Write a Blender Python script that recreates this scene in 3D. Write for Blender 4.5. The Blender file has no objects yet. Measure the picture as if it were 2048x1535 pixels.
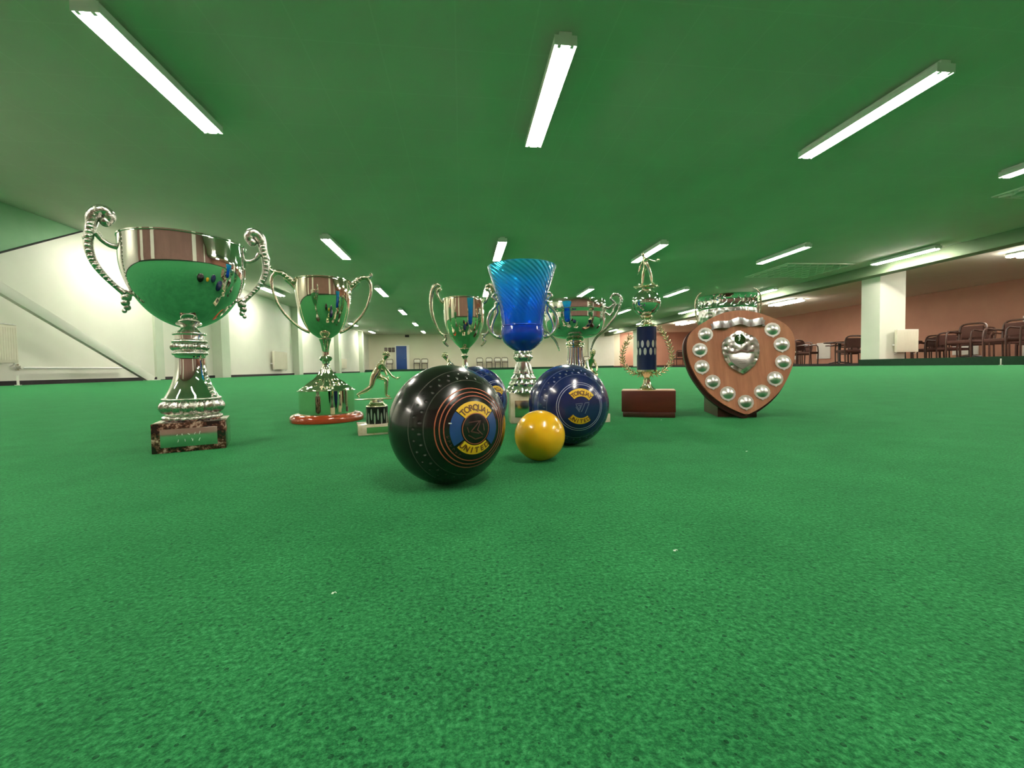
import bpy, bmesh, math, random
from mathutils import Vector, Matrix
PI = math.pi
R = math.radians
random.seed(7)
scene = bpy.context.scene
C = scene.collection

# ------------------------------------------------------------------ camera
CAM = Vector((0, 0, .121))
yaw, pit, rol = R(6.6), R(2.16), R(1.0)
f = Vector((math.sin(yaw)*math.cos(pit), math.cos(yaw)*math.cos(pit), -math.sin(pit)))
r0 = Vector((math.cos(yaw), -math.sin(yaw), 0))
u0 = r0.cross(f)
rr = r0*math.cos(rol) - u0*math.sin(rol)
uu = r0*math.sin(rol) + u0*math.cos(rol)
cd = bpy.data.cameras.new('camera')
cam = bpy.data.objects.new('camera', cd)
C.objects.link(cam)
m = Matrix((rr, uu, -f)).transposed().to_4x4()
m.translation = CAM
cam.matrix_world = m
cd.sensor_width = 36
cd.lens = 860/2048*36
cd.clip_start = .01
scene.camera = cam

# ------------------------------------------------------------------ world and exposure
w = bpy.data.worlds.new('world')
scene.world = w
w.use_nodes = True
w.node_tree.nodes['Background'].inputs[0].default_value = (.6, .75, .6, 1)
w.node_tree.nodes['Background'].inputs[1].default_value = .05
vs = scene.view_settings
vs.view_transform = 'Standard'
vs.look = 'None'
vs.gamma = 1
vs.exposure = 1.34
vs.use_curve_mapping = False
TUBE_STRENGTH = 36

# ------------------------------------------------------------------ materials
def mat(name, col, rough=.5, metal=0, **kw):
    m = bpy.data.materials.new(name)
    m.use_nodes = True
    b = m.node_tree.nodes['Principled BSDF']
    b.inputs['Base Color'].default_value = (*col, 1)
    b.inputs['Roughness'].default_value = rough
    b.inputs['Metallic'].default_value = metal
    for k, v in kw.items():
        k = k.replace('_', ' ')
        b.inputs[k].default_value = v
    return m

class N:
    """small node-writing helper"""
    def __init__(s, m):
        s.t = m.node_tree
        s.b = s.t.nodes['Principled BSDF']
        s.co = s.t.nodes.new('ShaderNodeTexCoord').outputs['Object']
    def link(s, a, b): s.t.links.new(a, b)
    def val(s, sock, v):
        if isinstance(v, (int, float)): sock.default_value = v
        elif isinstance(v, tuple): sock.default_value = (*v, 1)
        else: s.link(v, sock)
    def math(s, op, a, b=0., clamp=False):
        n = s.t.nodes.new('ShaderNodeMath')
        n.operation = op
        n.use_clamp = clamp
        s.val(n.inputs[0], a); s.val(n.inputs[1], b)
        return n.outputs[0]
    def xyz(s, v=None):
        n = s.t.nodes.new('ShaderNodeSeparateXYZ')
        s.link(v or s.co, n.inputs[0])
        return n.outputs
    def noise(s, scale, detail=2, rough=.5, vec=None):
        n = s.t.nodes.new('ShaderNodeTexNoise')
        n.inputs['Scale'].default_value = scale
        n.inputs['Detail'].default_value = detail
        n.inputs['Roughness'].default_value = rough
        s.link(vec or s.co, n.inputs['Vector'])
        return n.outputs['Fac']
    def voronoi(s, scale, feature='F1', vec=None):
        n = s.t.nodes.new('ShaderNodeTexVoronoi')
        n.feature = feature
        n.inputs['Scale'].default_value = scale
        s.link(vec or s.co, n.inputs['Vector'])
        return n.outputs
    def scaled(s, x, y, z):
        n = s.t.nodes.new('ShaderNodeMapping')
        n.inputs['Scale'].default_value = (x, y, z)
        s.link(s.co, n.inputs['Vector'])
        return n.outputs[0]
    def ramp(s, fac, stops):
        n = s.t.nodes.new('ShaderNodeValToRGB')
        s.link(fac, n.inputs[0])
        e = n.color_ramp.elements
        while len(e) < len(stops): e.new(.5)
        for q, (p, c) in zip(e, stops):
            q.position = p
            q.color = (*c, 1) if isinstance(c, tuple) else (c, c, c, 1)
        return n.outputs[0]
    def mix(s, fac, a, b, mode='MIX'):
        n = s.t.nodes.new('ShaderNodeMix')
        n.data_type = 'RGBA'
        n.blend_type = mode
        s.val(n.inputs[0], fac); s.val(n.inputs[6], a); s.val(n.inputs[7], b)
        return n.outputs[2]
    def bump(s, h, strength=.3, dist=.01):
        n = s.t.nodes.new('ShaderNodeBump')
        n.inputs['Strength'].default_value = strength
        n.inputs['Distance'].default_value = dist
        s.link(h, n.inputs['Height'])
        s.link(n.outputs[0], s.b.inputs['Normal'])
    def color(s, c): s.val(s.b.inputs['Base Color'], c)
    def angle(s):
        x, y, z = s.xyz()
        return s.math('ARCTAN2', y, x), z
    def studs(s, n, phase, z0, wa, wz, axis_val=None, soft=False):
        """mask: n ellipses round the axis at height z0"""
        a, z = s.angle()
        if axis_val is not None: z = axis_val
        t = s.math('ADD', s.math('MULTIPLY', a, n/(2*PI)), phase + 50)
        t = s.math('SUBTRACT', s.math('FRACT', t), .5)
        t = s.math('DIVIDE', t, wa)
        k = s.math('DIVIDE', s.math('SUBTRACT', z, z0), wz)
        d = s.math('ADD', s.math('MULTIPLY', t, t), s.math('MULTIPLY', k, k))
        if soft: return s.math('SUBTRACT', 1., d, True)
        return s.math('LESS_THAN', d, 1.)

def noisy(name, c1, c2, scale, rough=.5, metal=0, bump=0, stretch=(1, 1, 1), detail=3, **kw):
    m = mat(name, c1, rough, metal, **kw)
    n = N(m)
    q = n.noise(scale, detail, .6, n.scaled(*stretch))
    n.color(n.ramp(q, [(.3, c1), (.7, c2)]))
    if bump: n.bump(q, bump, .002)
    return m

M = {}
# bowling carpet: needle felt with small dark pits
m = mat('green_carpet', (.03, .2, .07), .95, Sheen_Weight=.22, Sheen_Roughness=.45, Specular_IOR_Level=.12)
n = N(m)
m.node_tree.nodes['Principled BSDF'].inputs['Sheen Tint'].default_value = (.16, 1, .34, 1)
fine = n.noise(950, 2, .6)
grain = n.noise(430, 3, .7)
mid = n.noise(130, 3, .65)
broad = n.noise(13, 4, .65)
huge = n.noise(.9, 2, .5)
c = n.ramp(grain, [(.34, (.006, .078, .023)), (.5, (.015, .146, .043)), (.66, (.038, .235, .080))])
c = n.mix(.5, c, n.ramp(fine, [(.3, (.6, .6, .6)), (.7, (1.35, 1.35, 1.35))]), 'MULTIPLY')
c = n.mix(.45, c, n.ramp(mid, [(.3, (.7, .75, .7)), (.7, (1.3, 1.2, 1.25))]), 'MULTIPLY')
c = n.mix(.75, c, n.ramp(broad, [(.32, (.62, .74, .72)), (.68, (1.25, 1.15, 1.15))]), 'MULTIPLY')
c = n.mix(.35, c, n.ramp(huge, [(.3, (.85, .9, .85)), (.7, (1.12, 1.08, 1.12))]), 'MULTIPLY')
v = n.voronoi(255)
sz = n.math('MULTIPLY', n.xyz(v['Color'])[0], .30)
pit_ = n.math('LESS_THAN', v['Distance'], n.math('SUBTRACT', sz, .03))
c = n.mix(n.math('MULTIPLY', pit_, .85), c, (.003, .036, .012))
n.color(c)
n.bump(n.math('SUBTRACT', n.math('ADD', grain, n.math('MULTIPLY', mid, .8)), pit_), .7, .0014)
M['carpet'] = m

# ceiling: pale tiles in a grid of slightly lighter bars
m = mat('ceiling_tiles', (.6, .68, .55), .9)
n = N(m)
x, y, z = n.xyz()
def bars(v, p): return n.math('LESS_THAN', n.math('FRACT', n.math('ADD', n.math('DIVIDE', v, p), 100)), .022)
g = n.math('MAXIMUM', bars(x, .6), bars(y, .6))
n.color(n.mix(n.math('MULTIPLY', g, .13), n.ramp(n.noise(.8), [(.3, (.52, .545, .45)), (.7, (.57, .595, .49))]), (.8, .82, .72)))
M['ceiling'] = m
M['ceiling_plain'] = noisy('recess_ceiling', (.80, .80, .66), (.84, .84, .70), 2, .9)
M['cream'] = noisy('cream_wall_paint', (.72, .73, .62), (.77, .78, .67), 1.5, .6)
M['grey_cream'] = noisy('end_wall_paint', (.66, .64, .48), (.70, .68, .52), .7, .7)
M['pier'] = noisy('pier_shade_tone', (.52, .60, .46), (.57, .65, .5), 2, .6)  # greener and darker than the wall: side-face shade put into the colour
M['green_paint'] = noisy('pale_green_paint', (.20, .42, .22), (.24, .47, .26), 2, .7)
M['maroon'] = noisy('maroon_wall', (.44, .22, .145), (.50, .26, .17), 1.2, .8)
M['back_wall'] = noisy('brown_back_wall', (.22, .12, .10), (.27, .15, .125), 1.2, .8)
M['beam'] = noisy('beam_paint', (.20, .27, .16), (.23, .31, .18), 2, .7)
M['white'] = noisy('white_gloss_paint', (.78, .77, .68), (.82, .81, .72), 3, .35)
M['white_metal'] = noisy('white_enamel', (.82, .82, .78), (.86, .86, .82), 8, .3)
M['radiator'] = noisy('cream_enamel', (.70, .66, .52), (.74, .70, .56), 5, .4)
M['black_board'] = noisy('black_rubber', (.012, .010, .010), (.022, .018, .016), 12, .8)
M['dark_green'] = noisy('dark_green_felt', (.004, .035, .012), (.006, .045, .016), 20, .9)
M['walkway'] = noisy('brown_carpet', (.10, .04, .025), (.14, .055, .035), 30, .95)
M['door_blue'] = noisy('blue_door', (.012, .06, .24), (.016, .07, .27), 4, .5)
M['brown_wood'] = noisy('dark_brown_wood', (.045, .017, .010), (.075, .026, .015), 6, .4, 0, 0, (1, 1, 8))
M['seat_red'] = noisy('maroon_upholstery', (.06, .022, .014), (.085, .03, .02), 40, .9)
M['dark'] = noisy('black_plastic', (.02, .02, .02), (.035, .033, .03), 30, .5)
M['chair_dark'] = noisy('dark_chair_fabric', (.05, .04, .035), (.08, .06, .05), 30, .9)
M['poster'] = noisy('dark_notice', (.04, .03, .03), (.25, .18, .14), 14, .6)
m = mat('lit_tube', (1, 1, 1))
b = m.node_tree.nodes['Principled BSDF']
b.inputs['Emission Color'].default_value = (1, .93, .83, 1)
b.inputs['Emission Strength'].default_value = TUBE_STRENGTH
M['tube'] = m
# metals
M['chrome'] = noisy('silver_plate', (.80, .775, .74), (.86, .835, .80), 20, .035, 1)
M['chrome_soft'] = noisy('satin_silver', (.80, .77, .73), (.88, .86, .82), 40, .16, 1)
M['cast'] = noisy('cast_silver', (.55, .51, .46), (.92, .89, .84), 260, .16, 1, .5)
M['warm'] = noisy('warm_silver_plate', (.80, .73, .60), (.86, .79, .66), 20, .05, 1)
M['warm_cast'] = noisy('warm_cast_metal', (.62, .54, .40), (.90, .83, .66), 240, .18, 1, .4)
M['gold'] = noisy('pale_gold_plate', (.82, .74, .50), (.90, .83, .60), 60, .16, 1)
M['gold_cast'] = noisy('cast_gold', (.60, .50, .28), (.95, .86, .60), 220, .22, 1, .5)
m = mat('chased_silver', (.8, .78, .74), .29, 1)
n = N(m)
q = n.voronoi(95, 'SMOOTH_F1')['Distance']
n.color(n.ramp(q, [(.1, (.30, .27, .24)), (.6, (.9, .88, .84))]))
n.bump(q, .9, .004)
M['chased'] = m
M['satin'] = noisy('satin_ribbon_silver', (.70, .69, .72), (.82, .81, .83), 60, .27, 1)
M['boss'] = noisy('worn_silver_dome', (.62, .60, .58), (.76, .74, .71), 90, .36, 1)
M['plate_grey'] = noisy('brushed_name_plate', (.42, .40, .38), (.52, .50, .47), 120, .4, 1)
M['frosted'] = noisy('frosted_silver', (.88, .85, .80), (.95, .92, .88), 200, .42, 1)
# woods and stones
M['rosewood'] = noisy('polished_red_wood', (.30, .045, .012), (.40, .07, .02), 9, .14, 0, 0, (1, 6, 6), Coat_Weight=.6)
M['mahogany'] = noisy('matt_mahogany', (.070, .011, .006), (.10, .018, .009), 12, .38, 0, 0, (1, 8, 8))
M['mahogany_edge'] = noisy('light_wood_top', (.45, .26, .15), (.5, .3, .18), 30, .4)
m = mat('shield_veneer', (.33, .13, .06), .33, Coat_Weight=.3, Coat_Roughness=.15)
n = N(m)
q = n.noise(26, 6, .6, n.scaled(3.2, 3.2, .35))
n.color(n.ramp(q, [(.3, (.30, .115, .060)), (.5, (.40, .165, .09)), (.72, (.50, .23, .13))]))
M['veneer'] = m
M['edge_dark'] = noisy('stained_wood_edge', (.035, .010, .006), (.06, .018, .01), 20, .35)
m = mat('cream_marble', (.6, .55, .42), .12, Coat_Weight=.4)
n = N(m)
n.color(n.ramp(n.noise(30, 6, .7), [(.35, (.50, .42, .24)), (.5, (.66, .58, .42)), (.7, (.74, .68, .54))]))
M['marble'] = m
m = mat('brown_marble', (.1, .04, .03), .08, Coat_Weight=.5)
n = N(m)
n.color(n.ramp(n.noise(75, 4, .75), [(.44, (.012, .008, .006)), (.54, (.09, .035, .02)), (.60, (.32, .20, .14)), (.72, (.6, .48, .38))]))
M['brown_marble'] = m
# blown glass with spiral ribbing
def glass(name, col, lo, trans):
    m = mat(name, col, .04, 0, Transmission_Weight=trans, IOR=1.5, Coat_Weight=1., Coat_Roughness=.02)
    n = N(m)
    a, z = n.angle()
    s_ = n.math('SINE', n.math('ADD', n.math('MULTIPLY', a, 34), n.math('MULTIPLY', z, 640)))
    fade = n.math('MULTIPLY', n.math('SUBTRACT', z, .23, True), 9, True)
    n.bump(n.math('MULTIPLY', s_, fade), .30, .003)
    n.color(n.ramp(n.math('MULTIPLY', n.math('SUBTRACT', z, .15, True), 5.2), [(0, lo), (.5, lo), (.97, col)]))
    return m
M['glass_top'] = glass('blue_ribbed_glass', (.035, .66, 1.0), (.003, .19, 1.0), .60)
M['glass_low'] = glass('deep_blue_glass', (.003, .13, .95), (.002, .075, .75), .45)
# bowls
def bowl_mat(name, col, dark, rough, dust_glint):
    m = mat(name, col, rough, 0, Coat_Weight=.35, Coat_Roughness=.12)
    n = N(m)
    x, y, z = n.xyz()
    az = n.math('ABSOLUTE', z)
    masks = [n.studs(30, .0, .0345, .17, .0017, az, True), n.studs(30, .42, .0295, .13, .0014, az, True)]
    k = n.math('MAXIMUM', *masks)
    groove = n.math('LESS_THAN', n.math('ABSOLUTE', n.math('SUBTRACT', az, .0250)), .00045)
    groove2 = n.math('LESS_THAN', n.math('ABSOLUTE', n.math('SUBTRACT', az, .0375)), .00035)
    k = n.math('MAXIMUM', k, n.math('MAXIMUM', groove, groove2))
    n.color(n.mix(n.math('MULTIPLY', k, .8), n.ramp(n.noise(20), [(.3, col), (.7, dark)]), dust_glint))  # pale dimple tint: dust, with their glints put into the colour
    n.bump(n.math('SUBTRACT', 1., k), 1., .0016)
    return m
M['bowl_black'] = bowl_mat('black_bowl_resin', (.0075, .006, .006), (.006, .005, .005), .22, (.07, .065, .06))
M['bowl_blue'] = bowl_mat('navy_bowl_resin', (.010, .018, .095), (.008, .014, .075), .20, (.10, .12, .22))
M['jack'] = noisy('yellow_jack_resin', (.80, .44, .006), (.84, .47, .010), 30, .22, Coat_Weight=.3, Coat_Roughness=.1)
M['yellow_paint'] = noisy('yellow_paint', (.78, .46, .012), (.84, .52, .02), 60, .4)
M['blue_paint'] = noisy('blue_paint', (.010, .045, .17), (.014, .06, .21), 60, .4)
M['navy_paint'] = noisy('navy_paint', (.010, .018, .085), (.013, .022, .10), 60, .4)
M['rust_paint'] = noisy('rust_red_paint', (.36, .07, .035), (.45, .11, .05), 90, .5)
M['dull_rust'] = noisy('dull_brown_paint', (.055, .016, .010), (.10, .03, .018), 90, .5)
M['ink'] = noisy('brown_lettering', (.10, .03, .005), (.16, .06, .01), 90, .5)
M['pale_paint'] = noisy('pale_blue_paint', (.32, .34, .50), (.42, .44, .60), 90, .5)
M['grey_blue'] = noisy('grey_blue_paint', (.06, .075, .16), (.09, .11, .22), 90, .5)
M['engrave'] = noisy('engraved_mark', (.75, .8, .75), (.85, .9, .85), 90, .6)
M['green_enamel'] = noisy('green_badge_enamel', (.008, .03, .006), (.03, .08, .015), 90, .1, Coat_Weight=1.)
M['lint'] = noisy('pale_lint', (.6, .7, .55), (.75, .8, .7), 300, .9)
def stud_column(name, base, rows, n_, wa, wz, silver=(.75, .75, .72)):
    m = mat(name, base, .3)
    n = N(m)
    k = None
    for z0, ph in rows:
        q = n.studs(n_, ph, z0, wa, wz)
        k = q if k is None else n.math('MAXIMUM', k, q)
    n.color(n.mix(k, base, silver))
    n.val(n.b.inputs['Metallic'], n.math('MULTIPLY', k, .9))
    return m
M['blue_column'] = stud_column('blue_foil_column', (.002, .010, .060), [(.172, 0), (.154, .5)], 11, .27, .0085)
M['black_column'] = stud_column('black_facet_column', (.006, .006, .006), [(.037, 0), (.029, .5)], 10, .13, .011)

# ------------------------------------------------------------------ mesh helpers
def finish(bm, sharp=40):
    bmesh.ops.recalc_face_normals(bm, faces=bm.faces)
    for fc in bm.faces: fc.smooth = True
    for e in bm.edges:
        if len(e.link_faces) == 2 and e.calc_face_angle(0) > R(sharp): e.smooth = False
def obj(name, bm, mt, parent=None, loc=None, sharp=40):
    finish(bm, sharp)
    me = bpy.data.meshes.new(name)
    bm.to_mesh(me)
    bm.free()
    me.materials.append(M[mt] if isinstance(mt, str) else mt)
    o = bpy.data.objects.new(name, me)
    C.objects.link(o)
    if parent: o.parent = parent
    if loc: o.location = loc
    return o
def tag(o, label, cat, group=None, kind=None):
    o['label'] = label
    o['category'] = cat
    if group: o['group'] = group
    if kind: o['kind'] = kind
    return o
def thing(name, label, cat, loc=(0, 0, 0), rz=0, group=None):
    o = bpy.data.objects.new(name, None)
    o.empty_display_size = .05
    C.objects.link(o)
    o.location = loc
    o.rotation_euler = (0, 0, rz)
    return tag(o, label, cat, group)
def struct(name, bm, mt, label=None):
    o = obj(name, bm, mt)
    o['kind'] = 'structure'
    if label: o['label'] = label; o['category'] = name.split('_')[0]
    return o
def copy_tree(o, parent=None):
    c_ = o.copy()
    C.objects.link(c_)
    if parent: c_.parent = parent
    for ch in list(o.children): copy_tree(ch, c_)
    return c_
def box(bm, x0, x1, y0, y1, z0, z1, bev=0, mtx=None):
    r = bmesh.ops.create_cube(bm, size=1)
    vs_ = r['verts']
    for v in vs_:
        v.co = Vector((x0+(x1-x0)*(v.co.x+.5), y0+(y1-y0)*(v.co.y+.5), z0+(z1-z0)*(v.co.z+.5)))
    if bev:
        es = list({e for v in vs_ for e in v.link_edges})
        g = bmesh.ops.bevel(bm, geom=es, offset=bev, segments=2, affect='EDGES', profile=.5)
        vs_ = list({v for fc in g['faces'] for v in fc.verts} | {v for v in vs_ if v.is_valid})
    if mtx is not None: bmesh.ops.transform(bm, matrix=mtx, verts=[v for v in vs_ if v.is_valid])
    return bm
def BX(*a, **k): return box(bmesh.new(), *a, **k)
def catmull(pts, sub=6):
    P = [Vector(p) for p in pts]
    out = []
    for i in range(len(P)-1):
        a = P[max(i-1, 0)]; b_ = P[i]; c_ = P[i+1]; d = P[min(i+2, len(P)-1)]
        for k in range(sub):
            t = k/sub
            out.append(.5*((2*b_)+(c_-a)*t+(2*a-5*b_+4*c_-d)*t*t+(3*b_-a-3*c_+d)*t**3))
    out.append(P[-1])
    return out
def lathe(prof, seg=64, bm=None, smooth=0, ribs=None):
    """revolve (r, z) points; ribs=(count, depth, z0, z1) scallops the radius"""
    bm = bm or bmesh.new()
    if smooth:
        prof = [(max(p.x, 0), p.y) for p in catmull([(a, b_, 0) for a, b_ in prof], smooth)]
    rings = []
    for r_, z in prof:
        if r_ < 1e-6: rings.append([bm.verts.new((0, 0, z))]); continue
        ring = []
        for k in range(seg):
            a = 2*PI*k/seg
            q = r_
            if ribs and ribs[2] <= z <= ribs[3]: q = r_*(1+ribs[1]*abs(math.sin(a*ribs[0]/2)))
            ring.append(bm.verts.new((q*math.cos(a), q*math.sin(a), z)))
        rings.append(ring)
    for A, B in zip(rings, rings[1:]):
        for k in range(seg):
            k2 = (k+1) % seg
            if len(A) == 1 and len(B) == 1: break
            if len(A) == 1: bm.faces.new((A[0], B[k], B[k2]))
            elif len(B) == 1: bm.faces.new((A[k], A[k2], B[0]))
            else: bm.faces.new((A[k], A[k2], B[k2], B[k]))
    return bm
def tube(pts, rad, bm=None, seg=10, sub=6, caps=True):
    bm = bm or bmesh.new()
    n0 = len(pts)
    P = catmull(pts, sub) if sub > 1 else [Vector(p) for p in pts]
    if isinstance(rad, (int, float)): rad = [rad]*n0
    rad = [v.x for v in (catmull([(q, 0, 0) for q in rad], sub) if sub > 1 else [Vector((q, 0, 0)) for q in rad])]
    t = (P[1]-P[0]).normalized()
    nrm = t.orthogonal().normalized()
    rings = []
    for i, p in enumerate(P):
        t2 = (P[min(i+1, len(P)-1)]-P[max(i-1, 0)])
        t2 = t2.normalized() if t2.length > 1e-9 else t
        ax = t.cross(t2)
        if ax.length > 1e-6: nrm = Matrix.Rotation(t.angle(t2), 3, ax.normalized()) @ nrm
        t = t2
        b_ = t.cross(nrm)
        rings.append([bm.verts.new(p+(nrm*math.cos(2*PI*k/seg)+b_*math.sin(2*PI*k/seg))*max(rad[i], 1e-4)) for k in range(seg)])
    for A, B in zip(rings, rings[1:]):
        for k in range(seg): bm.faces.new((A[k], A[(k+1) % seg], B[(k+1) % seg], B[k]))
    if caps:
        bm.faces.new(rings[0]); bm.faces.new(rings[-1])
    return bm
def ball(bm, c_, r_, s=(1, 1, 1), seg=16):
    mt = Matrix.Translation(c_) @ Matrix.Diagonal((*[q*r_ for q in s], 1))
    bmesh.ops.create_uvsphere(bm, u_segments=seg, v_segments=max(seg//2, 6), radius=1, matrix=mt)
    return bm
def prism(poly, y0, y1, bm=None, bev=0):
    """polygon of (x, z), extruded along y"""
    bm = bm or bmesh.new()
    A = [bm.verts.new((x, y0, z)) for x, z in poly]
    B = [bm.verts.new((x, y1, z)) for x, z in poly]
    fs = [bm.faces.new(A), bm.faces.new(B[::-1])]
    for k in range(len(A)): bm.faces.new((A[k], B[k], B[(k+1) % len(A)], A[(k+1) % len(A)]))
    if bev:
        es = [e for e in fs[0].edges]
        bmesh.ops.bevel(bm, geom=es, offset=bev, segments=3, affect='EDGES', profile=.6)
    return bm
def skin(name, V, E, mt, parent, sub=2, extra=None, root=0, mat_rot=None):
    """V: list of (x,y,z,r); one continuous skinned body"""
    bm = bmesh.new()
    lay = bm.verts.layers.skin.verify()
    vv = []
    for i, v in enumerate(V):
        q = bm.verts.new(v[:3])
        rx = v[3]; ry = v[4] if len(v) > 4 else rx
        q[lay].radius = (rx, ry)
        q[lay].use_root = (i == root)
        vv.append(q)
    for a, b_ in E: bm.edges.new((vv[a], vv[b_]))
    me = bpy.data.meshes.new('tmp'); bm.to_mesh(me); bm.free()
    o = bpy.data.objects.new('tmp', me); C.objects.link(o)
    sk = o.modifiers.new('s', 'SKIN'); sk.use_smooth_shade = True
    sb = o.modifiers.new('u', 'SUBSURF'); sb.levels = sb.render_levels = sub
    dg = bpy.context.evaluated_depsgraph_get()
    ev = o.evaluated_get(dg)
    out = bmesh.new(); tm = ev.to_mesh(); out.from_mesh(tm); ev.to_mesh_clear()
    bpy.data.objects.remove(o)
    if extra: extra(out)
    return obj(name, out, mt, parent, sharp=75)
def glyph_bm(ch, size, bm, fn, font_bold=False):
    """flat letter, its points sent through fn(x, y) -> Vector"""
    cu = bpy.data.curves.new('g', 'FONT')
    cu.body = ch; cu.size = size; cu.align_x = 'CENTER'; cu.resolution_u = 3
    cu.offset = size*.03
    o = bpy.data.objects.new('g', cu); C.objects.link(o)
    dg = bpy.context.evaluated_depsgraph_get()
    ev = o.evaluated_get(dg); me = ev.to_mesh()
    vv = [bm.verts.new(fn(v.co.x, v.co.y)) for v in me.vertices]
    for p in me.polygons:
        try: bm.faces.new([vv[i] for i in p.vertices])
        except ValueError: pass
    ev.to_mesh_clear()
    bpy.data.objects.remove(o)

# ================================================================== SETTING
XL, YB, YF = -6.74, -3.6, 32.5
GX0, GX1, GY1 = -6.0, 11.22, 30.6
PX = 11.3
struct('floor', BX(GX0, GX1, YB+.3, GY1, -.06, 0), 'carpet', 'flat green carpet of the indoor bowling green')
struct('floor_ditch', BX(XL-.3, 18.3, YB-.3, YF+.3, -.3, -.10), 'black_board')
struct('ceiling', BX(XL-.3, 11.3, YB-.3, YF+.3, 2.7, 2.85), 'ceiling', 'ceiling of large pale tiles over the green')
struct('ceiling_recess', BX(11.3, 18.3, YB-.3, YF+.3, 2.71, 2.85), 'ceiling_plain')
struct('wall_left', BX(XL-.2, XL, YB-.2, YF+.2, -.2, 2.72), 'cream')
struct('baseboard_left', BX(XL, XL+.04, YB, YF, -.1, .055), 'black_board')
struct('wall_far', BX(XL, 12.3, YF, YF+.2, -.2, 2.72), 'grey_cream')
struct('wall_far_recess', BX(12.3, 18.2, YF, YF+.2, -.2, 2.72), 'maroon')
struct('trim_1', BX(9.75, 11.75, YF-.25, YF, .1, 2.7), 'cream')
struct('wall_right', BX(18, 18.2, YB-.2, YF+.2, -.2, 2.72), 'maroon')
struct('wall_back', BX(XL, 18.2, YB-.2, YB, -.2, 2.72), 'back_wall')
# behind the camera: pale doors and panels on the back wall
for i, (x0, x1, z0, z1) in enumerate([(-5.6, -4.7, 0, 2.05), (-2.9, -2.3, .2, 2.4), (3.4, 4.4, 0, 2.05), (7.6, 8.2, .2, 2.5)]):
    struct('door_%d' % (i+2), BX(x0, x1, YB, YB+.05, z0, z1, bev=.01), 'white')
struct('baseboard_back', BX(XL, 11.2, YB, YB+.1, -.1, .14), 'dark_green')
# far bank and walkway
struct('floor_walkway_far', BX(XL, 18, 31.05, YF, -.1, .13), 'walkway')
struct('baseboard_far', BX(XL+.04, 11.24, 31.0, 31.05, -.1, .15), 'dark_green')
# right bank, walkway and the recess floor
struct('floor_walkway_right', BX(11.30, 18, YB, 11.05, -.1, .165), 'walkway')
struct('baseboard_right', BX(11.24, 11.295, YB, 11.05, -.1, .18), 'dark_green')
struct('floor_recess', BX(11.30, 18, 11.05, 31.05, -.1, .06), 'walkway')
struct('trim_2', BX(11.24, 11.295, 11.05, 31.0, -.1, .07), 'black_board')
# beam between the hall and the recess, standing on pillars
struct('trim_3', BX(10.98, 11.32, YB, YF, 2.42, 2.7, bev=.01), 'beam')
for i, y in enumerate((10.5, 26.9)):
    struct('pillar' if i == 0 else 'pillar_far', BX(PX, PX+.78, y, y+.55, -.1, 2.71), 'cream')
# wall piers on the left
for i, y in enumerate((12.6, 18.2, 23.9, 29.4)):
    struct('trim_%d' % (4+i), BX(XL, XL+.24, y, y+.42, -.1, 2.7), 'pier')
struct('trim_8', BX(XL, XL+.05, 10.35, 10.6, 0, 2.7), 'pier')
# green painted haunch at the head of the left wall
def yz_prism(poly, x0, x1):
    bm = bmesh.new()
    A = [bm.verts.new((x0, y, z)) for y, z in poly]
    B = [bm.verts.new((x1, y, z)) for y, z in poly]
    bm.faces.new(A); bm.faces.new(B[::-1])
    for k in range(len(A)): bm.faces.new((A[k], B[k], B[(k+1) % len(A)], A[(k+1) % len(A)]))
    return bm
struct('trim_9', yz_prism([(8.62, 2.7), (7.25, 1.97), (5.2, .89), (5.2, 2.7)], XL, XL+.03), 'green_paint')
struct('trim_10', yz_prism([(8.62, 2.7), (8.66, 2.7), (5.2, .86), (5.2, .89)], XL, XL+.05), 'black_board')

# far end door
t = struct('door_1', BX(-4.78, -4.02, YF-.05, YF, .13, 1.86, bev=.008), 'door_blue', 'plain blue door in the far end wall')
fr = bmesh.new()
box(fr, -4.86, -4.78, YF-.07, YF, .13, 1.93); box(fr, -4.02, -3.84, YF-.07, YF, .13, 1.93); box(fr, -4.78, -4.02, YF-.07, YF, 1.86, 1.93)
obj('door_frame', fr, 'white', t)
hd = bmesh.new(); tube([(-4.12, YF-.06, .95), (-4.12, YF-.1, .95), (-4.22, YF-.1, .95)], .01, hd, sub=1)
obj('door_handle', hd, 'chrome_soft', t)

# ================================================================== CEILING LIGHTS
def make_light(spill_skirt=.022):
    t = thing('fluorescent_light', 'x', 'ceiling light')
    L = 1.53
    h = bmesh.new()
    box(h, -.05, .05, -L/2, L/2, .048, .08, bev=.004)
    box(h, -.088, .088, -L/2, L/2, .026, .050, bev=.006)
    if spill_skirt:  # side pieces added to keep tube light off the ceiling
        for q in (-1, 1): box(h, min(q*.086, q*.090), max(q*.086, q*.090), -L/2, L/2, -spill_skirt, .030)
        for q in (-1, 1): box(h, -.09, .09, min(q*L/2, q*(L/2+.004)), max(q*L/2, q*(L/2+.004)), -spill_skirt-.004, .05)
    obj('housing', h, 'white_metal', t)
    for s in (-1, 1):
        b_ = bmesh.new()
        tube([(s*.050, -L/2+.03, -.004), (s*.050, L/2-.03, -.004)], .026, b_, seg=14, sub=1)
        obj('tube', b_, 'tube', t)
        for e in (-1, 1):
            q = BX(s*.05-.014, s*.05+.014, min(e*(L/2-.03), e*L/2), max(e*(L/2-.03), e*L/2), -.03, .028, bev=.003)
            obj('lamp_holder', q, 'white_metal', t)
    return t
proto = make_light()
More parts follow.
